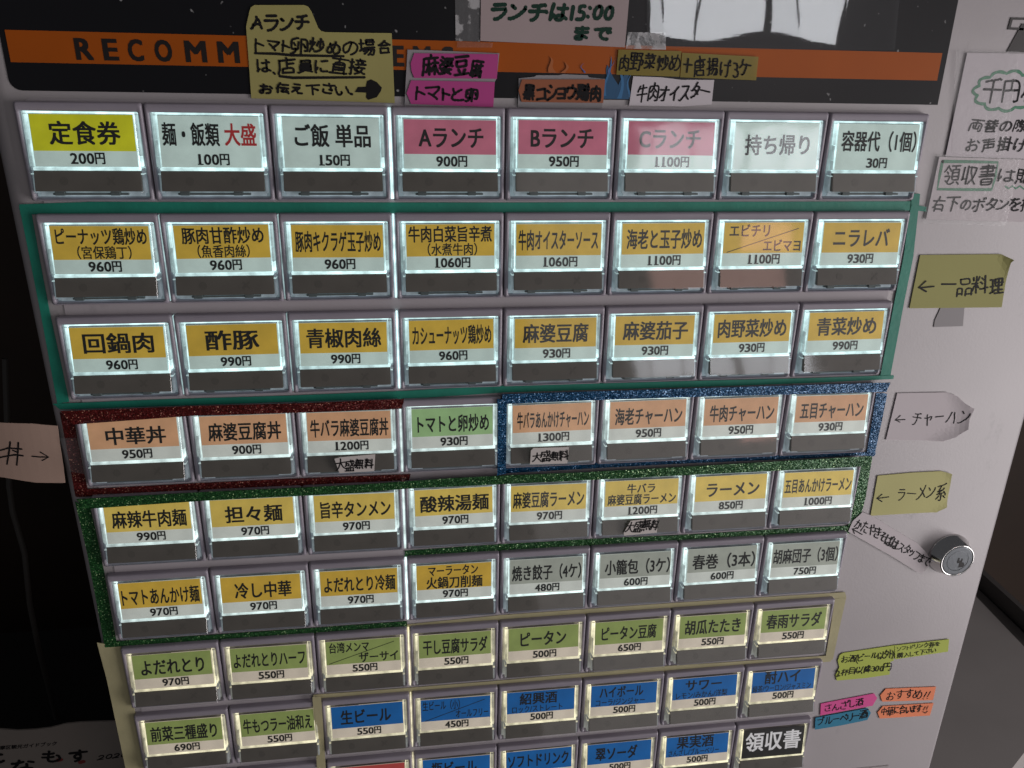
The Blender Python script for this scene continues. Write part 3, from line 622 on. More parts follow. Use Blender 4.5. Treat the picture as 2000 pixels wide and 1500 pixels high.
         '黒': [[19,8,13,-3],[60,6,62,-3],[38,5,39,-3],[84,5,90,-3],[19,62,80,62],[17,34,84,34],[8,19,91,19],[50,77,48,78,22,78,19,76,19,48,20,46,80,46,80,48,80,77,80,78,51,78,50,77],[50,77,50,19]]}
GLYPH[':'] = [[8, 58, 9, 55], [4, 14, 5, 11]]


def glyph(ch):
    """centre-line pen strokes of one sign, x and y in hundredths of the sign height"""
    out = []
    for s in GLYPH[ch]:
        pts = [(s[i] / 100, s[i + 1] / 100) for i in range(0, len(s), 2)]
        if len(pts) == 1:
            pts.append((pts[0][0] + 0.02, pts[0][1] - 0.03))
        out.append(pts)
    return out


def chaikin(p, n=2):
    for _ in range(n):
        if len(p) < 3:
            return p
        q = [p[0]]
        for i in range(len(p) - 1):
            a, b = p[i], p[i + 1]
            if i > 0:
                q.append((a[0] * .8 + b[0] * .2, a[1] * .8 + b[1] * .2))
            if i < len(p) - 2:
                q.append((a[0] * .2 + b[0] * .8, a[1] * .2 + b[1] * .8))
        q.append(p[-1])
        p = q
    return p


class Pen:
    """collects pen strokes in panel coordinates and turns them into one thin ink mesh"""

    def __init__(self, zf, z=0.0):
        self.zf, self.z = zf, z
        self.v, self.f = [], []
        self.n = 0

    def stroke(self, pts, w):
        p = [pts[0]]
        for q in pts[1:]:
            if (q[0] - p[-1][0]) ** 2 + (q[1] - p[-1][1]) ** 2 > 1e-8:
                p.append(q)
        if len(p) < 2:
            p.append((p[0][0] + w * .2, p[0][1]))
        self.n += 1
        dz = self.z + 0.00012 * (self.n % 40)
        V = lambda x, y: self.v.append(W(x, y, self.zf(x, y) + dz)) or len(self.v) - 1
        h = w / 2
        L, R = [], []
        for i, (x, y) in enumerate(p):
            a = p[max(0, i - 1)]
            b = p[min(len(p) - 1, i + 1)]
            dx, dy = b[0] - a[0], b[1] - a[1]
            d = math.hypot(dx, dy) or 1
            k = h * (1 + 0.12 * math.sin(i * 1.7 + self.n))
            nx, ny = -dy / d * k, dx / d * k
            L.append(V(x + nx, y + ny))
            R.append(V(x - nx, y - ny))
        for i in range(len(p) - 1):
            self.f.append((R[i], R[i + 1], L[i + 1], L[i]))
        for end, (x, y), o in ((0, p[0], p[1]), (-1, p[-1], p[-2])):
            an = math.atan2(y - o[1], x - o[0])
            k = h * 1.02
            ring = [V(x + k * math.cos(an - 1.57 + 3.1416 * j / 5), y + k * math.sin(an - 1.57 + 3.1416 * j / 5)) for j in range(6)]
            self.f.append(tuple(ring))

    def fill(self, pts):
        self.n += 1
        dz = self.z + 0.00012 * (self.n % 40)
        a = len(self.v)
        self.v += [W(x, y, self.zf(x, y) + dz) for x, y in pts]
        self.f.append(tuple(range(a, a + len(pts))))

    def write(self, text, o, r, t, w, jit=1.5, gap=0.16, seed=1):
        """write text along o->r with height o->t; every sign gets a little tilt and wobble of its own"""
        rg = random.Random(seed * 77 + len(text))
        cells = []
        x = 0.0
        for ch in text:
            if ch == ' ':
                x += 0.5
                continue
            st = glyph(ch)
            xs = [p[0] for s in st for p in s]
            a, b = min(xs), max(xs)
            wd = max(b - a, 0.06)
            cells.append((st, a, x, wd))
            x += wd + gap
        tot = x - gap
        ux, uy = r[0] - o[0], r[1] - o[1]
        vx, vy = t[0] - o[0], t[1] - o[1]
        for st, a, x0, wd in cells:
            rot = rg.uniform(-.09, .09) * jit
            sc = 1 + rg.uniform(-.1, .08) * jit
            oy = rg.uniform(-.05, .05) * jit
            for s in st:
                ox2, oy2 = rg.uniform(-.025, .025) * jit, rg.uniform(-.025, .025) * jit
                s = [(p[0] + rg.uniform(-.012, .012) * jit, p[1] + rg.uniform(-.012, .012) * jit) for p in s]
                s = chaikin(s, 2)
                pts = []
                for px, py in s:
                    px, py = px - a - wd / 2, py - 0.37
                    px, py = (px * math.cos(rot) - py * math.sin(rot)) * sc, (px * math.sin(rot) + py * math.cos(rot)) * sc
                    u = (x0 + wd / 2 + px + ox2) / tot
                    v = (py + 0.37 + oy + oy2 + 0.1) / 0.95
                    pts.append((o[0] + ux * u + vx * v, o[1] + uy * u + vy * v))
                self.stroke(pts, w)

    def build(self, name, m, parent):
        return obj(name, mesh(name, self.v, self.f, m), parent)


# ------------------------------------------------------------------ sheets (notes, tapes)
def sheet(name, outline, m, zf=None, thick=0.006, step=0.12, parent=None, loc0=None):
    """a thin solid sheet with outline in panel coordinates, following height zf(x, y)"""
    zf = zf or (lambda x, y: -0.07)
    bm = bmesh.new()
    bm.faces.new([bm.verts.new((x, y, 0)) for x, y in outline])
    xs = [p[0] for p in outline]
    ys = [p[1] for p in outline]
    for ax, lo, hi in ((0, min(xs), max(xs)), (1, min(ys), max(ys))):
        n = min(40, max(1, int((hi - lo) / step)))
        for i in range(1, n):
            c = lo + (hi - lo) * i / n + 0.0007
            co = (c, 0, 0) if ax == 0 else (0, c, 0)
            no = (1, 0, 0) if ax == 0 else (0, 1, 0)
            bmesh.ops.bisect_plane(bm, geom=list(bm.verts) + list(bm.edges) + list(bm.faces), plane_co=co, plane_no=no, dist=1e-6)
    bmesh.ops.triangulate(bm, faces=list(bm.faces))
    ret = bmesh.ops.extrude_face_region(bm, geom=list(bm.faces))
    top = {v for v in ret['geom'] if isinstance(v, bmesh.types.BMVert)}
    for v in list(bm.verts):
        x, y = v.co.x, v.co.y
        v.co = W(x, y, zf(x, y) + (thick if v in top else 0.0))
    me = bm_mesh(name, bm, m)
    return obj(name, me, parent)


def flat(z):
    return lambda x, y: z


def over(zf, d):
    return lambda x, y: zf(x, y) + d


def curl(z, px, py, dx, dy, reach, amount):
    """flat sheet at z whose corner beyond (px, py) in direction (dx, dy) lifts off the panel"""
    d = math.hypot(dx, dy)
    dx, dy = dx / d, dy / d

    def f(x, y):
        s = ((x - px) * dx + (y - py) * dy) / reach
        return z + (amount * min(s, 2.0) ** 2 if s > 0 else 0.0)
    return f


def ragged(a, b, n, amp, seed):
    rg = random.Random(seed)
    return [(a[0] + (b[0] - a[0]) * i / n + rg.uniform(-amp, amp), a[1] + (b[1] - a[1]) * i / n + rg.uniform(-amp, amp)) for i in range(1, n)]


def tape(name, top, bot, m, label, group, z=-0.068, seed=1, amp=0.006, thick=0.006):
    """strip of tape: upper and lower edge polylines, torn ends, slight ripple"""
    ol = list(top) + ragged(top[-1], bot[-1], 5, amp, seed) + list(reversed(bot)) + ragged(bot[0], top[0], 5, amp, seed + 1)
    zf = lambda x, y: z + 0.0025 * mnoise.noise((x * 2.2, y * 6 + seed, seed)) + 0.0025
    o = sheet(name, ol, m, zf, thick, 0.2)
    tag(o, label, 'tape', group)
    return o


# ------------------------------------------------------------------ the place behind the machine
def wall_box(name, x0, x1, y0, y1, z0, z1, m):
    """structure box in world metres"""
    bm = bmesh.new()
    bmesh.ops.create_cube(bm, size=1)
    for v in bm.verts:
        v.co = Vector(((x0 + x1) / 2 + v.co.x * (x1 - x0), (y0 + y1) / 2 + v.co.y * (y1 - y0), (z0 + z1) / 2 + v.co.z * (z1 - z0)))
    o = obj(name, bm_mesh(name, bm, m))
    o['kind'] = 'structure'
    return o


wall_box('wall', -3.0, 3.0, 0.75, 0.80, -1.2, 1.6, mat('dark_brown_wall', (0.0306, 0.0177, 0.0109), 0.7, mottle=(6, 0.25)))
wall_box('floor', -3.0, 3.0, -1.5, 0.75, -1.22, -1.2, mat('dark_floor', (0.03, 0.026, 0.024), 0.6, mottle=(9, 0.2)))

# ------------------------------------------------------------------ the ticket machine
machine = bpy.data.objects.new('ticket_machine', None)
COL.objects.link(machine)
machine.empty_display_size = 0.05
machine.location = W(0.8, -28, -4.5)
tag(machine, 'white meal ticket vending machine with rows of backlit menu buttons and a black header', 'ticket machine')


def under(o, parent=machine):
    """parent while keeping the world position"""
    o.parent = parent
    o.matrix_parent_inverse = Matrix.Translation(parent.location).inverted()
    return o


XL, XR, YT, YB, ZP = -4.275, 5.93, 9.0, -28.0, -0.075
# door: rounded front sheet with folded edges
prof = []
RAD = 0.22
for i in range(7):
    a = math.radians(90 * i / 6)
    prof.append((XL + RAD - RAD * math.cos(a), ZP - RAD + RAD * math.sin(a)))
for i in range(4):
    a = math.radians(90 * i / 3)
    prof.append((XR - 0.06 + 0.06 * math.sin(a), ZP - 0.06 + 0.06 * math.cos(a)))
prof = [(XL, -0.7)] + prof + [(XR, -0.7)]
vv, ff = [], []
ysegs = [YB, -12, -6, 0, 4, YT]
for y in ysegs:
    vv += [W(x, y, z) for x, z in prof]
n = len(prof)
for k in range(len(ysegs) - 1):
    for i in range(n - 1):
        ff.append((k * n + i, k * n + i + 1, (k + 1) * n + i + 1, (k + 1) * n + i))
ff.append(tuple(range(n - 1, -1, -1)))
ff.append(tuple((len(ysegs) - 1) * n + i for i in range(n)))
me = mesh('front_panel', vv, ff, M_PAINT, True)
door = under(obj('front_panel', me))
tag(door, 'white powder-coated front door sheet')
bm = bmesh.new()
bmesh.ops.create_cube(bm, size=1)
for v in bm.verts:
    v.co = W((XL + XR) / 2 + v.co.x * (XR - XL - 0.16), (YT + YB) / 2 + v.co.y * (YT - YB), -0.71 - 4.0 + v.co.z * 8.0)
under(obj('cabinet', bm_mesh('cabinet', bm, M_BODY)))

# header print: black field with orange stripe, letters and gas flames
hz = ZP + 0.006
hx0, hx1, hy0, hy1 = -4.02, 4.10, 3.928, 8.6
pts = [p for p in rrect(hx0, hx1, hy0, hy1, 0.09, 5) if p[0] < 0]
pts = [(hx1, hy0), (hx1, hy1)] + pts
header = under(obj('header_panel', prism([W(x, y, hz) for x, y in pts], [W(x, y, hz - 0.02) for x, y in pts], M_BLACK, 'header_panel')))
tag(header, 'glossy black header print with orange stripe')


def sub(o):
    """child of the header keeping world coordinates"""
    o.parent = header
    return o


pts = [(-3.975, 4.14), (4.043, 4.14), (4.043, 4.376), (-3.975, 4.376)]
sub(obj('orange_stripe', prism([W(x, y, hz + 0.004) for x, y in pts], [W(x, y, hz - 0.004) for x, y in pts], M_ORANGE, 'orange_stripe')))
for ch, x0, x1 in [('R', -3.474, -3.338), ('E', -3.263, -3.146), ('C', -3.071, -2.953), ('O', -2.865, -2.73), ('M', -2.63, -2.461), ('M', -2.373, -2.202), ('E', -2.121, -2.01), ('N', -1.928, -1.788), ('D', -1.697, -1.564), ('I', -1.371, -1.338), ('T', -1.228, -1.093), ('E', -0.953, -0.859), ('M', -0.782, -0.636), ('S', -0.541, -0.441)]:
    lz = hz + 0.0065
    me = lettering(ch, lambda u, v, x0=x0, x1=x1: W(x0 + (x1 - x0) * u, 4.172 + 0.162 * v, lz), M_LETTER, 0.035, 0.0, 0.73)
    sub(obj('lettering', me))


def flame(x, w, h, y0, lean, m, k):
    """printed flame tongue"""
    n = 9
    L, R = [], []
    for i in range(n + 1):
        t = i / n
        wd = w * (1 - t) ** 0.8 * (1 + 0.18 * math.sin(7 * t + k))
        cx = x + lean * t * t + 0.02 * math.sin(5 * t + k * 2)
        L.append((cx - wd / 2, y0 + h * t))
        R.append((cx + wd / 2, y0 + h * t))
    ol = L + list(reversed(R[:-1]))
    z = hz + 0.0085 + 0.0006 * k
    return prism([W(a, b, z) for a, b in ol], [W(a, b, z - 0.0015) for a, b in ol], m, 'flame_print')


M_FL_B = mat('flame_print_blue', (0.008, 0.085, 0.20), 0.35)
M_FL_L = mat('flame_print_light_blue', (0.03, 0.17, 0.38), 0.35)
M_FL_V = mat('flame_print_violet', (0.10, 0.13, 0.36), 0.35)
M_FL_O = mat('flame_print_orange', (0.45, 0.125, 0.025), 0.35)
for i, a in enumerate(((0.94, .16, .28, 3.935, -.02, M_FL_B), (1.06, .16, .24, 3.935, .03, M_FL_B), (0.90, .035, .33, 3.96, .02, M_FL_L),
                       (1.03, .04, .34, 3.94, -.03, M_FL_L), (1.10, .025, .22, 3.95, .03, M_FL_L), (0.93, .012, .12, 4.14, .01, M_FL_V),
                       (1.02, .012, .10, 4.15, -.01, M_FL_V), (0.68, .015, .08, 4.145, .01, M_FL_V), (0.42, .06, .13, 4.142, -.05, M_FL_O),
                       (0.52, .04, .09, 4.142, .02, M_FL_O))):
    sub(obj('flame_print', flame(*a, i)))

# maker emblem at the upper right, cut by the picture edge
zz = ZP + 0.003
for nm, ol in (('emblem_bar', [(4.651, 4.69), (5.096, 4.693), (5.097, 4.674), (4.651, 4.671)]), ('emblem_bar', [(4.651, 4.671), (4.677, 4.671), (4.673, 4.609), (4.647, 4.609)]), ('emblem_bar', [(4.647, 4.609), (4.809, 4.604), (4.809, 4.585), (4.647, 4.589)]), ('emblem_letter', [(4.778, 4.642), (5.114, 4.633), (5.129, 4.398), (4.687, 4.401)])):
    under(obj(nm, prism([W(x, y, zz + 0.004) for x, y in ol], [W(x, y, zz - 0.004) for x, y in ol], M_LETTER, nm)))

# lower cover plate on the door, its upper edge just in view
pts = [(3.99, -4.36), (5.28, -4.36), (5.28, -9), (3.99, -9)]
under(obj('cover_plate', prism([W(x, y, ZP + 0.012) for x, y in pts], [W(x, y, ZP - 0.01) for x, y in pts],
                               mat('cover_plate_paint', (0.462, 0.422, 0.422), 0.4, bump=(900, 0.2, 0.0004)), 'cover_plate', 0.0002)))

# button plate: a slightly raised panel behind the buttons, ending just past the last column
pts = rrect(-3.93, 3.965, -12.0, 3.87, 0.04, 3)
plate = under(obj('button_plate', prism([W(x, y, ZP + 0.008) for x, y in pts], [W(x, y, ZP - 0.01) for x, y in pts], M_PLATE, 'button_plate')))

# lock
LX, LY = 5.385, -1.078


def lathe(profile, m, name, seg=48, smooth=True):
    vv, ff = [], []
    for r, z in profile:
        for i in range(seg):
            a = 2 * math.pi * i / seg
            vv.append(W(r * math.cos(a), r * math.sin(a), z))
    for k in range(len(profile) - 1):
        for i in range(seg):
            j = (i + 1) % seg
            ff.append((k * seg + i, k * seg + j, (k + 1) * seg + j, (k + 1) * seg + i))
    ff.append(tuple((len(profile) - 1) * seg + i for i in range(seg)))
    me = mesh(name, vv, ff, m, smooth)
    bm = bmesh.new()
    bm.from_mesh(me)
    bmesh.ops.recalc_face_normals(bm, faces=bm.faces)
    bm.to_mesh(me)
    bm.free()
    for p in me.polygons:
        p.use_smooth = smooth and len(p.vertices) == 4
    return me


lock = obj('lock', lathe([(0.262, ZP), (0.262, ZP + 0.012), (0.255, ZP + 0.02), (0.212, 0.078), (0.207, 0.087), (0.198, 0.089), (0.19, 0.084), (0.187, 0.078)], M_CHROME, 'lock'), None, W(LX, LY, 0))
under(lock)
tag(lock, 'round chrome key lock')
obj('lock_face', lathe([(0.186, 0.07), (0.186, 0.083), (0.18, 0.086), (0.135, 0.086), (0.132, 0.083), (0.128, 0.085), (0.05, 0.085)], M_LOCKFACE, 'lock_face', 48, False), lock)
kz = 0.0865
pts = [(0.03, -0.09), (0.085, -0.09), (0.1, -0.06), (0.085, -0.03), (0.06, -0.02), (0.06, 0.03), (0.045, 0.03), (0.045, 0.0), (0.02, 0.0), (0.02, 0.04), (0.0, 0.04), (0.0, -0.03), (0.03, -0.03)]
obj('keyhole', prism([W(x + 0.0, y + 0.0, kz + 0.001) for x, y in pts], [W(x, y, kz - 0.004) for x, y in pts], M_HOLE, 'keyhole'), lock)

# ------------------------------------------------------------------ menu buttons
Y0, PITCH, HB, GAP = 3.8498, 0.90248, 0.7949, 0.0105


def housing_mesh():
    x0, x1, y0, y1 = 0.006, 0.994, 0.0, HB
    ix0, ix1, iy0, iy1 = 0.046, 0.954, 0.074, 0.765
    loops = [(rrect(x0, x1, y0, y1, 0.02), -0.09), (rrect(x0, x1, y0, y1, 0.02), -0.022), (rrect(x0 + .004, x1 - .004, y0 + .004, y1 - .004, 0.02), -0.008),
             (rrect(x0 + .016, x1 - .016, y0 + .016, y1 - .016, 0.02), 0.0), (rrect(ix0 - .014, ix1 + .014, iy0 - .014, iy1 + .014, 0.02), 0.0),
             (rrect(ix0 - .003, ix1 + .003, iy0 - .003, iy1 + .003, 0.015), -0.008), (rrect(ix0, ix1, iy0, iy1, 0.012), -0.02), (rrect(ix0, ix1, iy0, iy1, 0.012), -0.085)]
    vv, ff = [], []
    n = len(loops[0][0])
    for pts, z in loops:
        vv += [Vector((x * U, -z * U, -y * U)) for x, y in pts]
    for k in range(len(loops) - 1):
        for i in range(n):
            j = (i + 1) % n
            ff.append((k * n + i, k * n + j, (k + 1) * n + j, (k + 1) * n + i))
    me = mesh('menu_button', vv, ff, M_HOUSING, True)
    bm = bmesh.new()
    bm.from_mesh(me)
    bmesh.ops.recalc_face_normals(bm, faces=bm.faces)
    bm.to_mesh(me)
    bm.free()
    for p in me.polygons:
        p.use_smooth = True
    return me


CX0, CX1, CY0, CY1, CZ0, CZ1 = 0.105, 0.912, 0.096, 0.507, -0.004, 0.040


def card_pt(u, v, dz=0.0):
    return Vector(((CX0 + (CX1 - CX0) * u) * U, -(CZ0 + (CZ1 - CZ0) * v + dz) * U, -(CY0 + (CY1 - CY0) * v) * U))


_price = {}


def price_mesh(s):
    """price line: wide bold figures (the 1 with a foot) followed by the yen sign"""
    if s in _price:
        return _price[s]
    vv, ff = [], []
    adv, sx = 0.0, 0.101
    cells = []
    for ch in s:
        w = 1.0 if ch == '円' else 0.72
        cells.append((ch, adv, w))
        adv += w + 0.06
    tot = (adv - 0.06) * sx
    x0 = 0.515 - tot / 2
    top, bot = 0.735, 0.95
    for ch, a, w in cells:
        v, f = font_polys(ch)
        xs = [p[0] for p in v]
        ys = [p[1] for p in v]
        lo, hi, yl, yh = min(xs), max(xs), min(ys), max(ys)
        wd = w * (0.34 if ch == '1' else 0.90)
        off = (w - wd) / 2
        pad = 0.0 if ch == '円' else 0.06
        bx = 0.012 if ch == '1' else 0.04
        boxes = [(v, f)]
        for k, (dx, dy) in enumerate(((bx, .025), (-bx, .025), (bx, -.025), (-bx, -.025))):
            n0 = len(vv)
            for px, py in v:
                u = x0 + (a + off + wd * (px - lo) / (hi - lo) + dx) * sx
                vv.append(card_pt(u, bot - (bot - top) * (pad * .3 + (1 - pad) * (py - yl) / (yh - yl) + dy), 0.0026 + 0.0001 * k))
            ff += [tuple(i + n0 for i in q) for q in f]
        if ch == '1':
            n0 = len(vv)
            for uu, hh in ((0.10, 0.0), (0.98, 0.0), (0.98, 0.11), (0.10, 0.11)):
                vv.append(card_pt(x0 + (a + 0.08 + 0.64 * uu) * sx, bot - (bot - top) * (hh - 0.01), 0.0032))
            ff.append((n0, n0 + 1, n0 + 2, n0 + 3))
    _price[s] = mesh('price', vv, ff, M_INK)
    return _price[s]


HOUSING = housing_mesh()
STRIP = rbox(0.088, 0.928, 0.540, 0.702, 0.01, 0.046, 0.04, 0.084, M_STRIP, 'dark_strip', 0.004)
CLIPBAR = rbox(0.20, 0.80, 0.722, 0.738, 0.0, 0.03, 0.0, 0.03, M_CLIP, 'clip', 0.002)
CLIP = rbox(0.0, 0.075, 0.708, 0.742, 0.0, 0.045, 0.0, 0.045, M_CLIP, 'clip', 0.003)


def cover_mesh():
    # clear cap: bent front face, side, top and bottom walls
    secs = [(0.083, 0.004), (0.088, 0.012), (0.52, 0.056), (0.705, 0.101), (0.716, 0.099), (0.722, 0.06)]
    vv, ff = [], []
    for y, z in secs:
        for x, dz in ((0.078, -0.03), (0.080, 0.0), (0.086, 0.006), (0.930, 0.006), (0.936, 0.0), (0.938, -0.03)):
            vv.append(Vector((x * U, -(z + dz) * U, -y * U)))
    n = 6
    for k in range(len(secs) - 1):
        for i in range(n - 1):
            ff.append((k * n + i, k * n + i + 1, (k + 1) * n + i + 1, (k + 1) * n + i))
    return mesh('clear_cover', vv, ff, M_COVER)


COVER = cover_mesh()
disc = [(0.32 + 0.035 * math.cos(a), 0.62 + 0.035 * math.sin(a)) for a in [2 * math.pi * i / 16 for i in range(16)]]
zs = lambda y: 0.0465 + (y - 0.54) * (0.084 - 0.046) / 0.162
MARK_O = prism([Vector((x * U, -(zs(y) + 0.001) * U, -y * U)) for x, y in disc], [Vector((x * U, -(zs(y) - 0.002) * U, -y * U)) for x, y in disc], M_MARK, 'strip_mark')
xx = []
for (a, b) in (((0.66, 0.59), (0.72, 0.65)), ((0.72, 0.59), (0.66, 0.65))):
    dx, dy = (b[0] - a[0]), (b[1] - a[1])
    nx, ny = -dy * 0.09, dx * 0.09
    xx.append([(a[0] + nx, a[1] + ny), (b[0] + nx, b[1] + ny), (b[0] - nx, b[1] - ny), (a[0] - nx, a[1] - ny)])
vv, ff = [], []
for q_i, q in enumerate(xx):
    s = len(vv)
    vv += [Vector((x * U, -(zs(y) + 0.001 + 0.0006 * q_i) * U, -y * U)) for x, y in q]
    ff.append((s, s + 1, s + 2, s + 3))
MARK_X = mesh('strip_mark', vv, ff, M_MARK)

RAILS = {}
for rc, kb, kt in (('cool', 1.0, 0.95), ('mid', 0.95, 0.9), ('warm', 0.85, 0.85)):
    hi = light_mat(rc, 0.95 * kb)
    md = light_mat(rc, 0.40 * kb)
    lo = mat('dim_plastic_' + rc, (0.36, 0.40, 0.46), 0.25, emit=tuple(0.5 * c + 0.3 * d for c, d in zip(ROWTINT[rc], (0.7, 0.85, 1.0))), estr=0.2, mottle=(120, 0.45))
    R = []
    edge = light_mat(rc, 0.30 * kb)
    R.append(('tray', rbox(0.046, 0.954, 0.046, 0.765, -0.09, -0.072, -0.09, -0.072, M_HOUSING, 'tray')))
    R.append(('light_guide', rbox(0.05, 0.95, 0.096, 0.545, -0.072, -0.058, -0.072, -0.04, edge, 'light_guide')))
    R.append(('lower_tray', rbox(0.05, 0.95, 0.55, 0.760, -0.07, -0.045, -0.07, -0.045, lo, 'lower_tray')))
    R.append(('top_bar', rbox(0.05, 0.95, 0.0745, 0.0925, -0.072, -0.046, -0.072, -0.045, hi, 'top_bar')))
    R.append(('card_ledge', rbox(0.068, 0.949, 0.093, 0.0955, -0.07, -0.004, -0.07, -0.004, M_LEDGE, 'card_ledge')))
    for s in (0, 1):
        X = (lambda a, b: (a, b)) if s == 0 else (lambda a, b: (1.017 - b, 1.017 - a))
        k1, k2 = (hi, md) if s == 0 else (md, hi)
        R.append(('light_rail', rbox(*X(0.070, 0.091), 0.076, 0.288, -0.04, -0.012, -0.04, 0.014, k1, 'light_rail', 0.003)))
        R.append(('light_rail', rbox(*X(0.071, 0.090), 0.293, 0.420, -0.04, 0.012, -0.04, 0.024, md, 'light_rail', 0.003)))
        R.append(('light_rail', rbox(*X(0.070, 0.091), 0.424, 0.505, -0.04, 0.022, -0.04, 0.034, k2, 'light_rail', 0.003)))
        R.append(('edge_strip', rbox(*X(0.095, 0.1015), 0.090, 0.505, -0.03, -0.003, -0.03, 0.040, hi, 'edge_strip')))
        R.append(('outer_wall', rbox(*(X(0.050, 0.066) if s == 0 else (0.951, 0.9535)), 0.076, 0.510, -0.05, -0.024, -0.05, 0.004, edge, 'outer_wall', 0.002)))
        R.append(('corner_tab', rbox(*X(0.066, 0.150), 0.0745, 0.082, -0.05, -0.024, -0.05, -0.022, hi, 'corner_tab', 0.002)))
        R.append(('side_wall', rbox(*X(0.068, 0.084), 0.520, 0.72, -0.03, 0.03, -0.03, 0.055, lo, 'side_wall', 0.003)))
        R.append(('rail_tip', rbox(*X(0.066, 0.088), 0.560, 0.568, -0.02, 0.052, -0.02, 0.053, md, 'rail_tip', 0.001)))
    R.append(('divider_bar', rbox(0.086, 0.931, 0.511, 0.536, 0.0, 0.044, 0.0, 0.049, hi, 'divider_bar', 0.005)))
    R.append(('bottom_ledge', rbox(0.088, 0.928, 0.708, 0.752, -0.02, 0.0, -0.02, 0.0, lo, 'bottom_ledge', 0.004)))
    RAILS[rc] = R

CARD = {}
BAND = {}


def card_for(col, rc):
    k = (col, rc)
    if k not in CARD:
        CARD[k] = prism([card_pt(0, 0), card_pt(1, 0), card_pt(1, 1), card_pt(0, 1)], [card_pt(0, 0, -.006), card_pt(1, 0, -.006), card_pt(1, 1, -.006), card_pt(0, 1, -.006)], card_mat(col, rc), 'card')
    return CARD[k]


def band_for(col, rc, vb):
    k = (col, rc, vb)
    if k not in BAND:
        a = 0.004
        BAND[k] = mesh('colour_band', [card_pt(a, 0.006, .0012), card_pt(1 - a, 0.006, .0012), card_pt(1 - a, vb, .0012), card_pt(a, vb, .0012)], [(3, 2, 1, 0)], card_mat(col, rc))
    return BAND[k]


# (band colour, [(text, u0, u1, v_top, v_bottom, ink, boldness)], diagonal, price)
T1 = (0.14, 0.60)


def one(t, a, b, v0=0.14, v1=0.59, ink='k', bold=0.024):
    return [(t, a, b, v0, v1, ink, bold)]


def two(t, a, b, t2, c, d):
    return [(t, a, b, 0.05, 0.40, 'k', 0.022), (t2, c, d, 0.42, 0.69, 'k', 0.016)]


def small2(t, a, b, t2, c, d, v0=0.06):
    return [(t, a, b, v0, 0.44, 'k', 0.022), (t2, c, d, 0.46, 0.69, 'k', 0.008)]


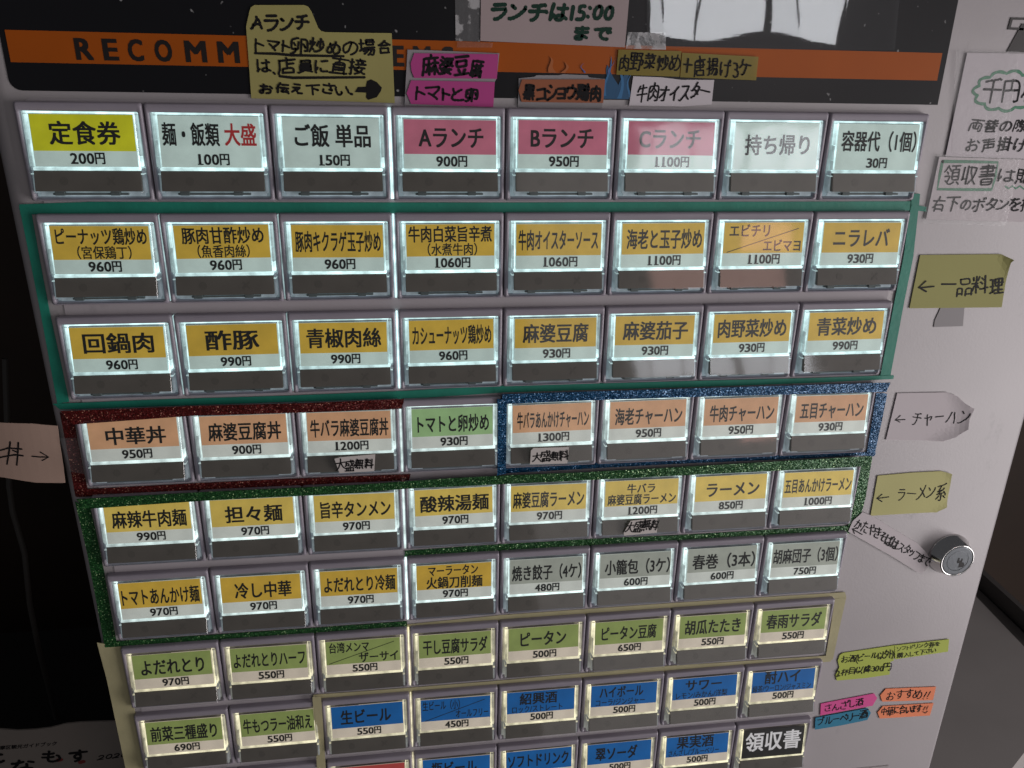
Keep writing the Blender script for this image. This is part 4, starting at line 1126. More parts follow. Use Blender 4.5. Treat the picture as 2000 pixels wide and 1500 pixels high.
MENU = [
    [('yellow', one('定食券', .17, .86), 0, '200円'), (None, one('麺・飯類', .03, .60) + one('大盛', .65, .97, .14, .58, 'r'), 0, '100円'),
     (None, one('ご飯 単品', .12, .91), 0, '150円'), ('pink', one('Aランチ', .16, .86), 0, '900円'), ('pink', one('Bランチ', .14, .84), 0, '950円'),
     ('pink', one('Cランチ', .13, .84), 0, '1100円'), (None, one('持ち帰り', .12, .90, .26, .70), 0, None), (None, one('容器代（1個）', .05, .98, .16, .60), 0, '30円')],
    [('amber', two('ピーナッツ鶏炒め', .05, .97, '（宮保鶏丁）', .25, .80), 0, '960円'), ('amber', two('豚肉甘酢炒め', .08, .94, '（魚香肉絲）', .23, .78), 0, '960円'),
     ('amber', one('豚肉キクラゲ玉子炒め', .04, .97), 0, '960円'), ('amber', two('牛肉白菜旨辛煮', .03, .97, '（水煮牛肉）', .24, .80), 0, '1060円'),
     ('amber', one('牛肉オイスターソース', .03, .96), 0, '1060円'), ('amber', one('海老と玉子炒め', .06, .97), 0, '1100円'),
     ('amber', [('エビチリ', .07, .57, .04, .34, 'k', .024), ('エビマヨ', .50, .97, .39, .68, 'k', .024)], ((.05, .67), (.93, .13)), '1100円'),
     ('amber', one('ニラレバ', .14, .86), 0, '930円')],
    [('amber', one('回鍋肉', .13, .88), 0, '960円'), ('amber', one('酢豚', .20, .79), 0, '990円'), ('amber', one('青椒肉絲', .08, .93), 0, '990円'),
     ('amber', one('カシューナッツ鶏炒め', .04, .97), 0, '960円'), ('amber', one('麻婆豆腐', .10, .90), 0, '930円'), ('amber', one('麻婆茄子', .10, .92), 0, '930円'),
     ('amber', one('肉野菜炒め', .06, .95), 0, '930円'), ('amber', one('青菜炒め', .11, .91), 0, '990円')],
    [('peach', one('中華丼', .19, .86, .20, .62), 0, '950円'), ('peach', one('麻婆豆腐丼', .09, .93, .18, .62), 0, '900円'), ('peach', one('牛バラ麻婆豆腐丼', .04, .97, .18, .62), 0, '1200円'),
     ('leaf', one('トマトと卵炒め', .07, .95, .18, .62), 0, '930円'), ('peach', one('牛バラあんかけチャーハン', .06, .97, .18, .62), 0, '1300円'), ('peach', one('海老チャーハン', .07, .95, .18, .62), 0, '950円'),
     ('peach', one('牛肉チャーハン', .08, .95, .18, .62), 0, '950円'), ('peach', one('五目チャーハン', .07, .95, .18, .62), 0, '930円')],
    [('sun', one('麻辣牛肉麺', .08, .95, .18, .62), 0, '990円'), ('sun', one('担々麺', .17, .86, .18, .62), 0, '970円'), ('sun', one('旨辛タンメン', .08, .95, .18, .62), 0, '970円'),
     ('sun', one('酸辣湯麺', .07, .95, .18, .62), 0, '970円'), ('sun', one('麻婆豆腐ラーメン', .03, .97, .18, .62), 0, '970円'),
     ('sun', [('牛バラ', .30, .68, .10, .37, 'k', .022), ('麻婆豆腐ラーメン', .04, .97, .38, .68, 'k', .023)], 0, '1200円'), ('sun', one('ラーメン', .16, .90, .18, .60), 0, '850円'),
     ('sun', one('五目あんかけラーメン', .02, .98, .18, .60), 0, '1000円')],
    [('amber', one('トマトあんかけ麺', .03, .97, .18, .64), 0, '970円'), ('amber', one('冷し中華', .17, .88, .18, .62), 0, '970円'), ('amber', one('よだれとり冷麺', .05, .97, .18, .62), 0, '970円'),
     ('amber', [('マーラータン', .16, .82, .03, .33, 'k', .023), ('火鍋刀削麺', .13, .88, .35, .69, 'k', .024)], 0, '970円'),
     ('grey', one('焼き餃子（4ケ）', .03, .98, .18, .62), 0, '480円'), ('grey', one('小籠包（3ケ）', .07, .99, .18, .62), 0, '600円'), ('grey', one('春巻（3本）', .07, .98, .18, .62), 0, '600円'),
     ('grey', one('胡麻団子（3個）', .02, .99, .16, .60), 0, '750円')],
    [('olive', one('よだれとり', .10, .90, .16, .62), 0, '970円'), ('olive', one('よだれとりハーフ', .04, .97, .16, .60), 0, '550円'),
     ('olive', [('台湾メンマ', .05, .58, .05, .36, 'k', .022), ('ザーサイ', .44, .97, .38, .69, 'k', .022)], ((.04, .66), (.92, .10)), '550円'),
     ('olive', one('干し豆腐サラダ', .06, .95, .16, .62), 0, '550円'), ('olive', one('ピータン', .17, .82, .14, .60), 0, '500円'), ('olive', one('ピータン豆腐', .10, .90, .16, .60), 0, '650円'),
     ('olive', one('胡瓜たたき', .08, .92, .14, .60), 0, '550円'), ('olive', one('春雨サラダ', .08, .93, .14, .60), 0, '550円')],
    [('olive', one('前菜三種盛り', .06, .93, .16, .62), 0, '690円'), ('olive', one('牛もつラー油和え', .04, .97, .16, .62), 0, '550円'),
     ('blue', one('生ビール', .13, .83, .14, .60), 0, '550円'), ('blue', [('生ビール（小）', .03, .56, .06, .36, 'k', .010), ('オールフリー', .50, .97, .38, .66, 'k', .010)], ((.06, .68), (.92, .10)), '450円'),
     ('blue', small2('紹興酒', .19, .74, 'ロック/ストレート', .08, .82), 0, '500円'), ('blue', small2('ハイボール', .13, .79, 'コーラ/ジンジャー', .08, .82), 0, '500円'),
     ('blue', small2('サワー', .20, .76, 'レモン/みかん/洋梨', .06, .86), 0, '500円'), ('blue', small2('酎ハイ', .20, .76, '緑茶/ウーロン/ジャスミン', .02, .95, .0), 0, '500円')],
    [(None, [], 0, None), (None, [], 0, None), ('red', [], 0, None), ('blue', one('瓶ビール', .13, .80, .12, .58), 0, None), ('blue', one('ソフトドリンク', .03, .95, .12, .58), 0, None),
     ('blue', one('翠ソーダ', .13, .78, .14, .60), 0, '500円'), ('blue', small2('果実酒', .17, .76, 'さんざし/ブルーベリー', .05, .86, .0), 0, '500円'), ('black', one('領収書', .04, .95, .10, .78, 'w', .022), 0, None)],
]
COLWORD = {None: 'white', 'sun': 'yellow', 'leaf': 'pale green', 'olive': 'olive green', 'grey': 'grey'}
INK = {'k': M_INK, 'r': M_INK_RED, 'w': M_INK_WHITE}

for r, row in enumerate(MENU):
    rc = rowclass(r)
    for c, item in enumerate(row):
        if not item:
            continue
        col, texts, diag, price = item
        bx = c - 4 + (GAP / 2 if c >= 3 else -GAP / 2)
        by = Y0 - PITCH * r
        b = obj('menu_button', HOUSING, None, W(bx, by, 0))
        under(b)
        word = COLWORD.get(col, col)
        say = ' '.join(t[0] for t in texts)
        tag(b, ('%s backlit menu button reading %s %s' % (word, say, price or '')).strip() if say else ('red backlit menu button in the lowest row' if col else 'blank white backlit menu button in the lowest row'))
        for nm, me in RAILS[rc]:
            obj(nm, me, b)
        obj('dark_strip', STRIP, b)
        obj('strip_mark', MARK_O, b)
        obj('strip_mark', MARK_X, b)
        obj('clip', CLIPBAR, b)
        if r < 3:
            obj('clip', CLIP, b, (0.22 * U, 0, 0))
            obj('clip', CLIP, b, (0.66 * U, 0, 0))
        rg = random.Random(r * 17 + c * 5)
        slip = (rg.uniform(-.005, .005) * U, 0, rg.uniform(-.004, .003) * U)
        skew = rg.uniform(-.008, .008)
        ins = [obj('card', card_for('black' if col == 'black' else 'white', rc), b)]
        if col and col != 'black':
            ins.append(obj('colour_band', band_for(col, rc, 0.70), b))
        for (t, u0, u1, v0, v1, ink, bold) in texts:
            me = lettering(t, lambda u, v: card_pt(u0 + (u1 - u0) * u, v1 + (v0 - v1) * v, 0.0026), INK[ink], bold)
            ins.append(obj('lettering', me, b))
        if price:
            me = price_mesh(price)
            ins.append(obj('price', me, b))
        if diag:
            (ax, ay), (ex, ey) = diag
            wdt = 0.011
            ins.append(obj('dividing_line', mesh('dividing_line', [card_pt(ax, ay, .003), card_pt(ex, ey, .003), card_pt(ex, ey + wdt * 1.6, .003), card_pt(ax, ay + wdt * 1.6, .003)], [(3, 2, 1, 0)], M_INK), b))
        for q in ins:
            q.location = slip
            q.rotation_euler = (0, skew, 0)
        obj('clear_cover', COVER, b)

# light leaking through the joint between the two button modules and a few narrow joints
for r in range(9):
    rc = rowclass(r)
    y1 = Y0 - PITCH * r
    for c, wd, k in (((3, 0.024, 1.3),) if r == 0 else ((3, 0.015, 1.2), (1, 0.006, 0.5), (2, 0.005, 0.35)) if r < 3 else ((3, 0.018 if r < 6 else 0.010, 1.1),)):
        x = c - 4 if c != 3 else -1.0
        if c != 3:
            x -= GAP / 2
        z = -0.004 if c == 3 else -0.02
        vv = [(x - wd / 2, y1 - 0.012), (x + wd / 2, y1 - 0.012), (x + wd / 2, y1 - HB + 0.02), (x - wd / 2, y1 - HB + 0.02)]
        o = obj('light_seam', prism([W(a, b_, z) for a, b_ in vv], [W(a, b_, -0.06) for a, b_ in vv], light_mat(rc, k), 'light_seam'))
        under(o)

# ------------------------------------------------------------------ tapes on the button field
TG = 'teal masking tape framing the second and third button rows'
tape('masking_tape', [(-4.126, 3.023), (-3.554, 3.043), (-1.748, 3.036), (0.080, 3.032), (2.035, 3.036), (4.026, 3.039)], [(-4.130, 2.937), (-3.570, 2.948), (-1.755, 2.942), (0.082, 2.939), (2.045, 2.945), (4.045, 2.950)], M_TEAL, 'long teal masking tape strip under the top button row', TG, seed=3)
tape('masking_tape', [(-4.128, 3.014), (-4.128, 2.581), (-4.131, 2.072), (-4.145, 1.196)], [(-4.041, 2.980), (-4.049, 2.581), (-4.054, 2.070), (-4.038, 1.218)], M_TEAL, 'teal masking tape strip running down the left end of the yellow button rows', TG, -0.0655, seed=5)
tape('masking_tape', [(4.010, 3.117), (4.048, 2.498), (4.045, 2.022), (4.050, 1.199)], [(4.093, 3.107), (4.153, 2.497), (4.153, 2.020), (4.165, 1.207)], M_TEAL, 'teal masking tape strip running down the right end of the yellow button rows', TG, -0.0655, seed=7)
tape('masking_tape', [(4.021, 3.014), (4.190, 2.984)], [(4.028, 2.955), (4.195, 2.939)], M_TEAL, 'short torn teal tape end beside the handwritten receipt notice', TG, -0.063, seed=8)
tape('masking_tape', [(-4.184, 1.203), (-3.295, 1.212), (-2.075, 1.210), (-0.987, 1.220), (0.003, 1.246)], [(-4.131, 1.144), (-3.304, 1.144), (-2.080, 1.146), (-0.989, 1.134), (0.014, 1.169)], M_TEAL, 'teal masking tape strip above the red glitter tape', TG, -0.063, seed=9)
tape('masking_tape', [(-0.069, 1.243), (1.009, 1.235), (2.033, 1.230), (3.137, 1.222), (4.197, 1.223)], [(-0.063, 1.172), (1.013, 1.168), (2.040, 1.162), (3.146, 1.165), (4.206, 1.180)], M_TEAL, 'teal masking tape strip above the blue glitter tape', TG, -0.0605, seed=11)

RG = 'red glitter tape framing the rice bowl buttons'
ZT = 0.010
tape('glitter_tape', [(-4.099, 1.156), (-2.954, 1.164), (-1.878, 1.156), (-0.954, 1.165)], [(-4.012, 1.018), (-2.966, 1.065), (-1.885, 1.060), (-0.982, 1.063)], M_RED_G, 'red glitter tape strip along the top of the rice bowl buttons', RG, ZT, seed=13)
tape('glitter_tape', [(-4.140, 1.118), (-4.142, 0.824), (-4.153, 0.227)], [(-4.027, 1.020), (-4.034, 0.819), (-4.030, 0.288)], M_RED_G, 'short upright red glitter tape strip by the peach note', RG, -0.066, seed=15)
tape('glitter_tape', [(-4.121, 0.304), (-3.044, 0.314), (-2.009, 0.317), (-0.918, 0.308)], [(-4.144, 0.221), (-3.045, 0.229), (-1.981, 0.229), (-0.947, 0.227)], M_RED_G, 'red glitter tape strip under the rice bowl buttons', RG, -0.062, seed=17)

BG = 'blue glitter tape framing the fried rice buttons'
tape('glitter_tape', [(-0.006, 1.180), (0.993, 1.178), (2.217, 1.175), (4.129, 1.169)], [(0.021, 1.075), (0.998, 1.084), (2.228, 1.079), (4.104, 1.065)], M_BLUE_G, 'blue glitter tape strip along the top of the fried rice buttons', BG, ZT, seed=19)
tape('glitter_tape', [(-0.046, 1.138), (-0.037, 0.737), (-0.038, 0.287)], [(0.051, 1.129), (0.051, 0.733), (0.052, 0.306)], M_BLUE_G, 'upright blue glitter tape strip beside the only pale green button', BG, 0.018, seed=21)
tape('glitter_tape', [(4.044, 1.018), (4.057, 0.707), (4.069, 0.269)], [(4.170, 1.008), (4.171, 0.703), (4.166, 0.271)], M_BLUE_G, 'upright blue glitter tape strip beside the pale lilac curled note', BG, -0.066, seed=23)
tape('glitter_tape', [(0.046, 0.336), (0.994, 0.343), (2.030, 0.335), (3.040, 0.330), (4.168, 0.321)], [(0.047, 0.265), (0.998, 0.277), (2.035, 0.286), (3.047, 0.281), (4.175, 0.283)], M_BLUE_G, 'blue glitter tape strip under the fried rice buttons', BG, -0.066, seed=25)

GG = 'green glitter tape framing the noodle buttons'
tape('glitter_tape', [(-4.112, 0.241), (-2.926, 0.254), (-1.442, 0.255), (-0.437, 0.284), (0.925, 0.279), (2.034, 0.290), (4.080, 0.314)], [(-4.047, 0.131), (-2.938, 0.158), (-1.447, 0.162), (-0.985, 0.184), (0.118, 0.184), (2.045, 0.186), (4.031, 0.192)], M_GREEN_G, 'long green glitter tape strip along the top of the noodle buttons', GG, ZT + 0.006, seed=27)
tape('glitter_tape', [(-4.167, 0.172), (-4.151, -0.417), (-4.168, -1.567)], [(-4.038, 0.096), (-4.026, -0.426), (-4.043, -1.519)], M_GREEN_G, 'upright green glitter tape strip at the left end of the noodle buttons', GG, -0.066, seed=29)
tape('glitter_tape', [(4.022, 0.259), (4.035, -0.235), (4.008, -0.706)], [(4.144, 0.259), (4.160, -0.242), (4.134, -0.707)], M_GREEN_G, 'upright green glitter tape strip beside the lemon yellow note', GG, -0.066, seed=31)
tape('glitter_tape', [(-1.009, -0.600), (0.014, -0.585), (1.011, -0.586), (2.153, -0.601), (3.053, -0.598), (4.022, -0.605)], [(-1.012, -0.676), (0.015, -0.669), (1.016, -0.677), (2.163, -0.694), (3.065, -0.686), (4.036, -0.687)], M_GREEN_G, 'green glitter tape strip between ramen and dumpling buttons', GG, -0.066, seed=33)
tape('glitter_tape', [(-4.163, -1.502), (-3.035, -1.502), (-2.084, -1.504), (-1.010, -1.500)], [(-4.163, -1.568), (-3.044, -1.581), (-2.089, -1.578), (-1.012, -1.575)], M_GREEN_G, 'green glitter tape strip under the cold noodle buttons', GG, -0.062, seed=35)

CG = 'cream masking tape framing the salad buttons'
tape('masking_tape', [(-4.236, -1.515), (-3.041, -1.555), (-1.540, -1.564), (0.024, -1.510), (1.940, -1.505), (4.142, -1.520)], [(-4.219, -1.596), (-3.053, -1.661), (-1.546, -1.673), (0.026, -1.614), (1.949, -1.612), (4.171, -1.610)], M_CREAM, 'cream masking tape strip above the olive green button row', CG, -0.067, seed=37)
tape('masking_tape', [(-4.234, -1.502), (-4.213, -2.015), (-4.211, -3.474)], [(-3.991, -1.577), (-3.997, -2.036), (-3.987, -3.503)], M_CREAM, 'wide upright cream masking tape strip along the left machine edge', CG, -0.064, seed=39)
tape('masking_tape', [(4.026, -1.598), (4.040, -1.983), (4.055, -2.503)], [(4.168, -1.595), (4.160, -1.993), (4.156, -2.505)], M_CREAM, 'upright cream masking tape strip right of the last olive green button', CG, -0.064, seed=41)
tape('masking_tape', [(-2.083, -2.413), (-0.991, -2.422), (0.035, -2.421), (2.020, -2.403), (4.139, -2.441)], [(-2.093, -2.544), (-0.994, -2.540), (0.036, -2.533), (2.032, -2.541), (4.134, -2.534)], M_CREAM, 'cream masking tape strip above the blue drink buttons', CG, -0.064, seed=43)
tape('masking_tape', [(-2.084, -2.384), (-2.092, -2.808), (-2.106, -3.418)], [(-1.990, -2.394), (-1.996, -2.819), (-2.008, -3.430)], M_CREAM, 'short upright cream tape strip between an olive and a blue button', CG, 0.004, seed=45)

# ------------------------------------------------------------------ handwritten notes
PN = -0.068


def paper(name, rgb, rough=0.75):
    return mat(name, rgb, rough, spec=0.25, bump=(1200, 0.06, 0.0003), mottle=(25, 0.05))


def note(outline, m, label, zf=None, group=None, name='sticky_note', thick=0.006, step=0.12):
    zf = zf or flat(PN)
    o = sheet(name, outline, m, zf, thick, step)
    tag(o, label, 'note', group)
    return o, Pen(over(zf, thick + 0.0012))


P_YELLOW = paper('yellow_paper', (0.408, 0.367, 0.136))
P_OLIVE = paper('lime_yellow_paper', (0.408, 0.391, 0.156))
P_LEMON = paper('lemon_paper', (0.60, 0.57, 0.26))
P_PINKWHITE = paper('pale_pink_paper', (0.449, 0.36, 0.36))
P_PALE = paper('pale_lilac_paper', (0.68, 0.62, 0.64))
P_WHITE = paper('white_paper', (0.70, 0.65, 0.68))
P_PEACH = paper('peach_paper', (0.51, 0.355, 0.285))
P_MAGENTA = paper('magenta_paper', (0.527, 0.0723, 0.281), 0.5)
P_HOTPINK = paper('hot_pink_paper', (0.82, 0.12, 0.37), 0.6)
P_ORANGE = paper('orange_paper', (0.78, 0.22, 0.085), 0.6)
P_SALMON = paper('salmon_paper', (0.98, 0.31, 0.155), 0.6)
P_SKY = paper('blue_paper', (0.05, 0.26, 0.41), 0.6)
P_LIME = paper('lime_paper', (0.52, 0.60, 0.12), 0.6)
P_GOLD = clear_mat('translucent_yellow_film', 0.25, (300, 0.1, 0.0003), haze=0.42, tint=(0.62, 0.60, 0.10), f0=0.03, dcol=(0.46, 0.36, 0.05))
P_BACK = paper('torn_backing_paper', (0.34, 0.32, 0.333))
P_TAG = paper('small_white_label', (0.68, 0.63, 0.60))


def cloud(pen, cx, cy, rx, ry, n, w):
    pts = []
    for i in range(n):
        a0 = 2 * math.pi * i / n
        for j in range(9):
            a = a0 + 2 * math.pi / n * j / 8
            k = 1 + 0.16 * math.sin(math.pi * j / 8)
            pts.append((cx + rx * k * math.cos(a), cy + ry * k * math.sin(a)))
    pen.stroke(pts, w)


# yellow note with a tab
o, pen = note([(-2.128, 4.444), (-2.093, 4.551), (-2.078, 4.586), (-2.048, 4.605), (-1.793, 4.612), (-1.655, 4.616), (-1.623, 4.606), (-1.601, 4.572), (-1.553, 4.447), (-1.529, 4.425), (-1.497, 4.418), (-0.957, 4.423), (-0.954, 4.165), (-0.951, 3.875), (-1.515, 3.884), (-2.141, 3.895), (-2.134, 4.143)], P_YELLOW,
              'yellow tabbed note about the A lunch with a bold black arrow', curl(PN + 0.004, *(-1.248, 4.079), 1, -0.8, 0.5, 0.02))
pen.write('Aランチ', (-2.091, 4.407), (-1.625, 4.415), (-2.078, 4.544), 0.021, seed=1)
pen.write('トマト卵炒めの場合', (-2.066, 4.246), (-0.968, 4.245), (-2.054, 4.370), 0.017, seed=2)
pen.write('は、店員に直接', (-2.074, 4.080), (-1.196, 4.088), (-2.062, 4.207), 0.017, seed=3)
pen.write('お伝え下さい', (-2.067, 3.929), (-1.342, 3.927), (-2.058, 4.025), 0.018, seed=4)
pen.stroke([(-2.074, 4.245), (-1.906, 4.245), (-1.783, 4.236), (-1.362, 4.237)], 0.020)
pen.stroke([(-1.892, 4.072), (-1.789, 4.062), (-1.197, 4.076)], 0.020)
pen.stroke([(-1.319, 3.944), (-1.307, 3.940)], 0.02)
pen.fill([(-1.284, 3.957), (-1.256, 3.998), (-1.188, 4.003), (-1.177, 4.048), (-1.142, 4.061), (-1.096, 4.041), (-1.055, 3.997), (-1.065, 3.968), (-1.101, 3.919), (-1.176, 3.897), (-1.192, 3.917), (-1.186, 3.954)])
pen.build('handwriting', M_MARKER, o)

# pale pink lunch-hours sheet
o, pen = note([(-0.208, 4.923), (1.061, 4.965), (1.056, 4.731), (1.046, 4.359), (0.412, 4.371), (-0.215, 4.381), (-0.211, 4.695)], P_PINKWHITE, 'pale pink sheet reading ランチは15:00まで in dark green marker', flat(PN + 0.006), name='paper_notice')
pen.write('ランチは15:00', (-0.133, 4.529), (0.910, 4.552), (-0.108, 4.686), 0.030, jit=.6, gap=.2, seed=5)
pen.write('まで', (0.604, 4.400), (0.906, 4.407), (0.611, 4.520), 0.027, jit=.6, gap=.4, seed=6)
pen.build('handwriting', M_MARKER_GREEN, o)
o = sheet('clear_tape', [(-0.427, 4.879), (-0.216, 4.885), (-0.219, 4.373), (-0.423, 4.376)], M_TAPE_MOTTLED, flat(hz + 0.004), 0.003)
tag(o, 'mottled aged clear tape beside the pale pink sheet', 'tape')
o = sheet('clear_tape', [(-0.410, 4.372), (-0.110, 4.367), (-0.114, 4.331), (-0.415, 4.325)], M_TAPE_CLEAR, flat(hz + 0.014), 0.003)
tag(o, 'strip of clear tape across the orange stripe under the pale pink sheet', 'tape')
o = sheet('clear_tape', [(1.065, 4.479), (1.403, 4.487), (1.416, 4.348), (1.056, 4.349)], M_TAPE_MOTTLED, flat(hz + 0.008), 0.003)
tag(o, 'cloudy clear tape patch at the lower corner of the pale pink sheet', 'tape')

# magenta flags on a torn backing
o, pen = note([(-0.829, 4.300), (-0.683, 4.299), (-0.052, 4.288), (-0.072, 4.088), (-0.090, 4.058), (-0.101, 3.853), (-0.869, 3.856), (-0.849, 4.086)], P_BACK, 'torn pale backing paper carrying two magenta flags', flat(PN + 0.008), name='backing_paper')
zq = PN + 0.016
o, pen = note([(-0.807, 4.192), (-0.774, 4.273), (-0.061, 4.280), (-0.072, 4.084), (-0.780, 4.079), (-0.800, 4.128)], P_MAGENTA, 'upper magenta flag on torn backing reading 麻婆豆腐', flat(zq))
pen.write('麻婆豆腐', (-0.701, 4.085), (-0.196, 4.094), (-0.685, 4.243), 0.022, seed=7)
pen.build('handwriting', M_MARKER, o)
o, pen = note([(-0.848, 3.955), (-0.806, 4.059), (-0.090, 4.058), (-0.101, 3.853), (-0.812, 3.869)], P_MAGENTA, 'lower magenta flag on torn backing reading トマトと卵', flat(zq))
pen.write('トマトと卵', (-0.767, 3.899), (-0.236, 3.890), (-0.755, 4.023), 0.020, seed=8)
pen.build('handwriting', M_MARKER, o)

# orange pepper chicken slip
o, pen = note([(0.120, 4.091)] + [(0.255, 4.106), (0.277, 4.119), (0.466, 4.122), (0.511, 4.131), (0.726, 4.127), (0.741, 4.110)] + [(0.884, 4.100), (0.871, 3.854), (0.477, 3.844), (0.116, 3.856)], P_BACK, 'torn pale backing paper of the orange slip', flat(PN + 0.006), name='backing_paper')
o, pen = note([(0.118, 3.995), (0.147, 4.083), (0.884, 4.096), (0.877, 3.901), (0.147, 3.899)], paper('dull_orange_paper', (0.354, 0.122, 0.0612), 0.5), 'dull orange slip above the buttons reading 黒コショウ鶏肉', flat(zq))
pen.write('黒コショウ鶏肉', (0.160, 3.904), (0.848, 3.913), (0.166, 4.046), 0.022, seed=9)
pen.build('handwriting', M_MARKER, o)

# translucent yellow film flags on the orange stripe
o, pen = note([(0.988, 4.339), (1.556, 4.339), (1.558, 4.129), (0.983, 4.136)], P_GOLD, 'translucent yellow flag with four kanji 肉野菜炒め, first of two on the orange stripe', flat(hz + 0.016), thick=0.003)
pen.write('肉野菜炒め', (1.000, 4.161), (1.549, 4.171), (1.008, 4.311), 0.014, seed=10)
pen.build('handwriting', M_MARKER, o)
o, pen = note([(1.562, 4.326), (2.270, 4.308), (2.273, 4.112), (1.563, 4.125)], P_GOLD, 'translucent yellow flag starting with a plus sign, 唐揚げ3ケ, on the orange stripe', flat(hz + 0.020), thick=0.003)
pen.write('唐揚げ3ケ', (1.685, 4.135), (2.208, 4.123), (1.673, 4.300), 0.014, seed=11)
pen.stroke([(1.590, 4.231), (1.661, 4.228)], 0.014)
pen.stroke([(1.623, 4.278), (1.620, 4.168)], 0.014)
pen.build('handwriting', M_MARKER, o)

# white oyster beef slip
o, pen = note([(1.137, 4.126), (1.389, 4.122), (1.579, 4.104), (1.883, 4.109), (1.882, 3.902), (1.601, 3.881), (1.117, 3.883)], P_WHITE, 'white torn slip reading 牛肉オイスター', flat(PN + 0.008))
pen.write('牛肉オイスター', (1.172, 3.901), (1.840, 3.936), (1.193, 4.063), 0.015, seed=12)
pen.build('handwriting', M_MARKER, o)

# clear film over the header that mirrors the window
film = sheet('clear_film', [(1.190, 4.969), (3.496, 5.044), (3.524, 4.718), (3.557, 4.390), (2.358, 4.368), (1.883, 4.362), (1.239, 4.357)], M_FILM,
             lambda x, y: hz + 0.024 + 0.0010 * math.sin(x * 5 + y * 3), 0.003, 0.04)
tag(film, 'creased clear film sheet on the black header mirroring a bright window', 'film')

# receipts and change notices at the right
o, pen = note([(4.284, 4.384), (5.340, 4.393), (5.458, 3.438), (4.281, 3.465)], P_WHITE, 'white notice with a green cloud around 千円札', flat(PN + 0.004), name='paper_notice')
pen.write('千円札', (4.534, 3.943), (5.115, 3.946), (4.528, 4.173), 0.020, jit=.7, seed=13)
pen.write('両替の際に', (4.459, 3.683), (5.191, 3.695), (4.477, 3.809), 0.015, seed=14)
pen.write('お声掛け下', (4.478, 3.495), (5.270, 3.514), (4.475, 3.641), 0.015, seed=15)
pen.build('handwriting', M_MARKER, o)
pen2 = Pen(over(flat(PN + 0.004), 0.0075))
cc = (4.768, 4.060)
cloud(pen2, cc[0], cc[1], 0.30, 0.155, 11, 0.028)
pen2.build('green_outline', M_PEN_GREEN, o)
o, pen = note([(4.213, 3.460), (5.516, 3.429), (5.521, 2.828), (4.206, 2.864)], P_PALE, 'pale notice about receipts with 領収書 framed in green', flat(PN + 0.010), name='paper_notice')
pen.write('領収書', (4.304, 3.181), (4.839, 3.186), (4.299, 3.389), 0.016, jit=.7, seed=16)
pen.write('は購入', (4.892, 3.216), (5.494, 3.197), (4.888, 3.358), 0.015, seed=17)
pen.write('右下のボタンを押', (4.245, 2.934), (5.328, 2.946), (4.251, 3.078), 0.016, seed=18)
pen.build('handwriting', M_MARKER, o)
pen2 = Pen(over(flat(PN + 0.010), 0.0075))
pen2.stroke([(4.255, 3.417), (4.557, 3.416), (4.841, 3.411), (4.849, 3.275), (4.842, 3.152), (4.567, 3.152), (4.260, 3.156), (4.255, 3.297), (4.255, 3.417)], 0.028)
pen2.stroke([(4.984, 3.182), (5.022, 3.162), (5.055, 3.187), (5.100, 3.162), (5.138, 3.187), (5.191, 3.157), (5.229, 3.182)], 0.016)
pen2.build('green_outline', M_PEN_GREEN, o)
o = sheet('clear_tape', [(4.161, 4.403), (4.807, 4.408), (4.893, 3.483), (4.339, 3.494)], M_TAPE_CLEAR, flat(PN + 0.0135), 0.003)
tag(o, 'sheet of clear tape over the notice with the green cloud', 'tape')
o = sheet('clear_tape', [(4.169, 3.488), (5.068, 3.446), (5.085, 2.799), (4.176, 2.824)], M_TAPE_CLEAR, flat(PN + 0.0195), 0.003)
tag(o, 'sheet of clear tape over the green-framed receipt notice', 'tape')

# notes beside the button rows
o, pen = note([(4.229, 2.507), (4.695, 2.507), (5.122, 2.506), (5.244, 2.454), (5.230, 2.423), (5.274, 1.945), (4.713, 1.950), (4.230, 1.954)], P_OLIVE, 'lime yellow note reading 一品料理 with an arrow', curl(PN, *(5.114, 2.424), 1, 0.55, 0.10, 0.03), step=0.06)
pen.write('一品料理', (4.546, 2.100), (5.248, 2.066), (4.529, 2.298), 0.018, gap=.1, seed=19)
pen.stroke([(4.447, 2.182), (4.292, 2.169)], 0.018)
pen.stroke([(4.344, 2.237), (4.285, 2.174), (4.374, 2.130)], 0.018)
pen.build('handwriting', M_MARKER, o)
o = sheet('clear_tape', [(4.584, 1.958), (4.851, 1.953), (4.883, 1.747), (4.552, 1.743), (4.547, 1.815)], mat('grey_tape_remnant', (0.272, 0.252, 0.258), 0.5), flat(PN - 0.003), 0.004)
tag(o, 'greyish leftover piece of tape under the lime yellow note', 'tape')

o, pen = note([(4.288, 1.010), (4.574, 1.006), (4.863, 1.001), (4.995, 0.955), (5.094, 0.873), (5.206, 0.814), (5.187, 0.693), (5.192, 0.569), (5.072, 0.474), (4.936, 0.424), (4.268, 0.460)], P_PALE, 'pale lilac curled note reading チャーハン with an arrow',
              lambda x, y: curl(PN, *(4.924, 0.795), 1, 0.5, 0.12, 0.012)(x, y) + curl(0, *(4.881, 0.582), 0.7, -1, 0.12, 0.014)(x, y), step=0.05)
pen.write('チャーハン', (4.532, 0.615), (5.178, 0.601), (4.532, 0.816), 0.014, gap=.3, seed=20)
pen.stroke([(4.442, 0.698), (4.328, 0.696)], 0.012)
pen.stroke([(4.378, 0.749), (4.328, 0.696), (4.388, 0.670)], 0.012)
pen.build('handwriting', M_MARKER, o)

